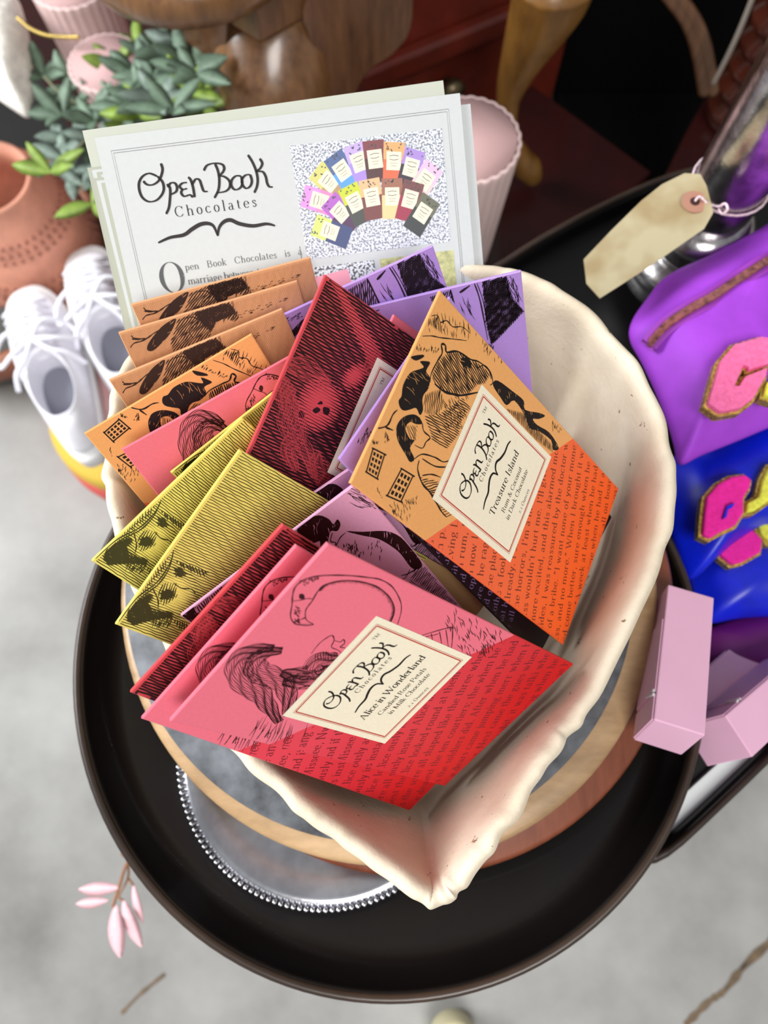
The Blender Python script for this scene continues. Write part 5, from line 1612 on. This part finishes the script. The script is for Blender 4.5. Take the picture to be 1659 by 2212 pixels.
for path in ([(440, 330), (400, 230), (380, 150), (350, 110)], [(420, 320), (330, 250), (240, 240), (150, 215), (95, 165)], [(380, 340), (260, 300), (190, 300), (150, 350), (120, 375)], [(400, 330), (300, 220), (255, 165)], [(440, 320), (450, 230), (420, 180)], [(330, 330), (230, 380), (200, 440)]):
    gs.append(tube(cat_rom([at(x, y, 0.47) for x, y in path], 5), 0.0016, 6))
v, f = merge(*gs)
mesh('stems', v, f, plain('grey_green_stem', (110, 112, 84), 0.7), pl_, True, world=True)

# ================================================================== terracotta pot in a hoop tray
hc = at(-48, 560, 0.10)
hr = 0.19
tr = thing('hoop_tray', 'round dark tray with a brown wooden hoop rim under the terracotta pot', 'tray', (hc.x, hc.y, 0.03))
v, f = lathe([(hr, 0.03), (hr, 0.075), (0.001, 0.075)], (hc.x, hc.y, 0), 96)
mesh('board', v, f, plain('slate_grey_board', (66, 66, 62), 0.7, var=0.15, scale=20), tr, world=True)
v, f = lathe([(hr, 0.07), (hr + 0.014, 0.07), (hr + 0.016, 0.115), (hr + 0.008, 0.122), (hr - 0.004, 0.116), (hr - 0.006, 0.07)], (hc.x, hc.y, 0), 96, None, False)
mesh('hoop', v, f, wood('warm_brown_wood', (112, 66, 44), (158, 102, 74), (5, 5, 5), 0.5), tr, True, world=True)
tc0 = at(-32, 385, 0.32)
M_TER = plain('pink_terracotta', (206, 142, 118), 0.75, var=0.1, scale=25)
tp_ = thing('terracotta_pot', 'rounded terracotta pot with rows of stamped dots at the left edge', 'pot', (tc0.x, tc0.y, 0.075))
zb = 0.075
v, f = lathe([(0.055, zb), (0.078, zb + 0.02), (0.094, zb + 0.07), (0.096, zb + 0.12), (0.088, zb + 0.175), (0.070, zb + 0.215), (0.060, zb + 0.238), (0.0595, zb + 0.245), (0.054, zb + 0.245), (0.050, zb + 0.225), (0.062, zb + 0.19), (0.075, zb + 0.10), (0.04, zb + 0.02), (0.001, zb + 0.02)], (tc0.x, tc0.y, 0), 72)
mesh('body', v, f, M_TER, tp_, True, world=True)
gs = []
for row, (r_, z_) in enumerate(((0.0975, zb + 0.11), (0.0972, zb + 0.122), (0.0955, zb + 0.135), (0.083, zb + 0.19), (0.0775, zb + 0.20), (0.086, zb + 0.18), (0.094, zb + 0.055), (0.0905, zb + 0.045))):
    for i in range(44):
        a = 2 * PI * (i + 0.5 * (row % 2)) / 44
        x, y = tc0.x + r_ * math.cos(a), tc0.y + r_ * math.sin(a)
        gs.append(lathe([(0.0008, -0.003), (0.0028, -0.0015), (0.0028, 0.0015), (0.0008, 0.003)], (x, y, z_), 6))
v, f = merge(*gs)
mesh('stamped_dots', v, f, plain('worn_terracotta', (160, 104, 88), 0.8), tp_, True, world=True)['kind'] = 'stuff'

# ================================================================== white sneakers on a stack
M_SNK = plain('white_canvas', (236, 234, 240), 0.75, var=0.02, scale=80)
M_SOLE = plain('white_rubber', (238, 236, 236), 0.5)
M_INS = plain('grey_insole', (128, 128, 140), 0.8)
M_LACE = plain('white_lace', (240, 238, 246), 0.8)
ZS = 0.20


def outline(n=48):
    o = []
    for i in range(n):
        a = 2 * PI * i / n
        t = 0.5 - 0.5 * math.cos(a)                  # 0 heel .. 1 toe
        hw = 0.034 + 0.016 * math.sin(min(1, t * 1.35) ** 1.6 * PI / 2 * 1.15) - 0.004 * math.sin(PI * t)
        s_ = math.copysign(abs(math.sin(a)) ** 0.72, math.sin(a))
        o.append((s_ * hw, 0.275 * t))
    return o


def sneaker(label, heel, toe):
    h, t_ = at(heel[0], heel[1], ZS + 0.03), at(toe[0], toe[1], ZS + 0.03)
    d = (t_ - h)
    ang = math.atan2(d.y, d.x) - PI / 2
    k = d.length / 0.275
    m = Matrix.Translation((h.x, h.y, ZS)) @ Matrix.Rotation(ang, 4, 'Z') @ Matrix.Scale(k, 4)
    e = thing('sneaker', label, 'shoe', group='white sneakers', mat=m)
    O = outline()
    n = len(O)
    v, f = loft([[(x * 0.93, 0.006 + y * 0.955, 0) for x, y in O], [(x * 1.02, y, 0.004) for x, y in O], [(x * 1.04, y, 0.022) for x, y in O], [(x * 1.0, 0.002 + y * 0.985, 0.028) for x, y in O]])
    mesh('sole', v, f, M_SOLE, e, True)
    E_ = []
    for i in range(n):
        a = 2 * PI * i / n
        tt = 0.5 - 0.5 * math.cos(a)
        E_.append((math.copysign(abs(math.sin(a)) ** 0.8, math.sin(a)) * 0.0275, 0.040 + 0.100 * tt))
    loops = []
    for q in [i / 8 for i in range(9)]:
        lp = []
        for i in range(n):
            (x, y), (ex, ey) = O[i], E_[i]
            y_ = 0.003 + y * 0.985
            X, Y = x * 0.99 * (1 - q) + ex * q, y_ * (1 - q) + ey * q
            top = 0.082 - 0.022 * (Y / 0.275)
            bulge = math.sin(min(1, q * 1.25) * PI / 2) ** 0.7
            Z = 0.026 + (top - 0.026) * bulge * (0.62 + 0.38 * q)
            lp.append((X, Y, Z))
        loops.append(lp)
    loops.append([(x * 0.94, 0.09 + (y - 0.09) * 0.94, 0.084) for x, y in E_])
    loops.append([(x * 0.86, 0.09 + (y - 0.09) * 0.88, 0.074) for x, y in E_])
    loops.append([(x * 0.88, 0.09 + (y - 0.09) * 0.92, 0.034) for x, y in E_])
    v, f = loft(loops, True, False)
    mesh('upper', v, f, M_SNK, e, True, sub=1)
    v, f = loft([[(x * 0.90, 0.09 + (y - 0.09) * 0.94, 0.030) for x, y in E_], [(x * 0.90, 0.09 + (y - 0.09) * 0.94, 0.036) for x, y in E_]])
    mesh('insole', v, f, M_INS, e)
    v, f = loft([[(-0.02, 0.128, 0.060 + q), (0.02, 0.128, 0.060 + q), (0.024, 0.150, 0.078 + q), (0.018, 0.205, 0.066 + q), (-0.018, 0.205, 0.066 + q), (-0.024, 0.150, 0.078 + q)] for q in (0, 0.009)])
    mesh('tongue', v, f, M_SNK, e, True, sub=2)
    gs = []
    for j in range(5):
        y0 = 0.148 + j * 0.013
        gs.append(tube([(-0.028, y0, 0.072 - j * 0.002), (-0.012, y0 + 0.004, 0.088 - j * 0.003), (0.012, y0 + 0.009, 0.088 - j * 0.003), (0.028, y0 + 0.013, 0.072 - j * 0.002)], 0.0032, 8))
        gs.append(tube([(0.028, y0, 0.072 - j * 0.002), (0.012, y0 + 0.004, 0.090 - j * 0.003), (-0.012, y0 + 0.009, 0.090 - j * 0.003), (-0.028, y0 + 0.013, 0.072 - j * 0.002)], 0.0032, 8))
    for sx in (1, -1):
        gs.append(tube(cat_rom([(0, 0.148, 0.092), (sx * 0.022, 0.160, 0.102), (sx * 0.046, 0.152, 0.088), (sx * 0.050, 0.136, 0.078), (sx * 0.026, 0.138, 0.092), (0, 0.148, 0.092)], 5), 0.003, 8))
        gs.append(tube(cat_rom([(0, 0.148, 0.092), (sx * 0.016, 0.128, 0.088), (sx * 0.034, 0.118, 0.080), (sx * 0.044, 0.108, 0.060)], 5), 0.003, 8))
    v, f = merge(*gs)
    mesh('laces', v, f, M_LACE, e, True)


sneaker('left white sneaker with untied laces, nearest the left edge', (196, 992), (48, 618))
sneaker('right white sneaker, tucked behind the leaflets and tan bars', (318, 905), (176, 532))
for nm, lab, col, c_, r_, z0, z1 in (('coral_cushion', 'coral round cushion at the bottom of the stack under the shoes', (214, 92, 84), (285, 905), 0.120, 0.0, 0.09),
                                  ('yellow_cushion', 'mustard yellow round cushion in the middle of the stack under the shoes', (206, 172, 66), (275, 880), 0.118, 0.09, 0.145),
                                  ('pink_cushion', 'pale pink round cushion directly under the white sneakers', (214, 168, 168), (262, 800), 0.124, 0.145, 0.1995)):
    c3 = at(c_[0], c_[1], z1)
    h_ = z1 - z0
    v, f = lathe([(r_ * 0.9, z0), (r_ * 0.98, z0 + h_ * 0.15), (r_, z0 + h_ * 0.5), (r_ * 0.98, z0 + h_ * 0.85), (r_ * 0.92, z1), (0.001, z1)], (c3.x, c3.y, 0), 64)
    base_mesh(nm, v, f, plain(nm + '_fabric', col, 0.8), lab, 'cushion', smooth=True)

# ================================================================== small things on and above the floor
M_PET = plain('blush_pink_leaf', (232, 184, 190), 0.5, var=0.06, scale=60)
s7 = lambda x, y, z=0.5: at(100 + x * 0.3918, 1450 + y * 0.3918, z)
lf0 = s7(400, 1180)
ls = thing('pink_leaf_spray', 'spray of slender pink leaves sticking out from under the black tray', 'leaf spray', tuple(lf0))
for a, b, w, sg in (((405, 1190), (162, 1212), 62, 1), ((340, 1262), (150, 1292), 50, 1), ((385, 1290), (392, 1592), 80, 0), ((425, 1262), (512, 1532), 64, 0), ((480, 1180), (520, 1400), 40, -1)):
    p, q = s7(*a), s7(*b)
    d = q - p
    L = d.length
    v, f = leaf_g(p, Vector((d.x, d.y, 0.03 * 0)), Vector((0.1 * sg, 0, 1)), L, w * 0.3918 / F * 0.66 * 1.05, 0.3)
    mesh('leaf', v, f, M_PET, ls, True, world=True)
v, f = merge(tube(cat_rom([Vector((-0.03, 0.0, 0.0)), Vector((-0.06, -0.02, 0.35)), s7(560, 900, 0.56), s7(450, 1050, 0.52), s7(405, 1175), s7(365, 1300)], 6), 0.0014, 6), tube(cat_rom([s7(450, 1050, 0.52), s7(450, 1140), s7(400, 1240), s7(425, 1262)], 6), 0.001, 6), tube(cat_rom([s7(450, 1140), s7(480, 1180)], 4), 0.001, 6))
mesh('stem', v, f, plain('russet_stem', (150, 108, 82), 0.6), ls, True, world=True)
bz = at(985, 2268, 0.06)
v, f = lathe([(0.026, 0.0), (0.03, 0.01), (0.03, 0.055), (0.026, 0.06), (0.001, 0.06)], (bz.x, bz.y, 0), 40)
base_mesh('beige_cap', v, f, plain('beige_enamel', (206, 196, 158), 0.4), 'small round beige cap on the floor at the bottom edge', 'cap', smooth=True)
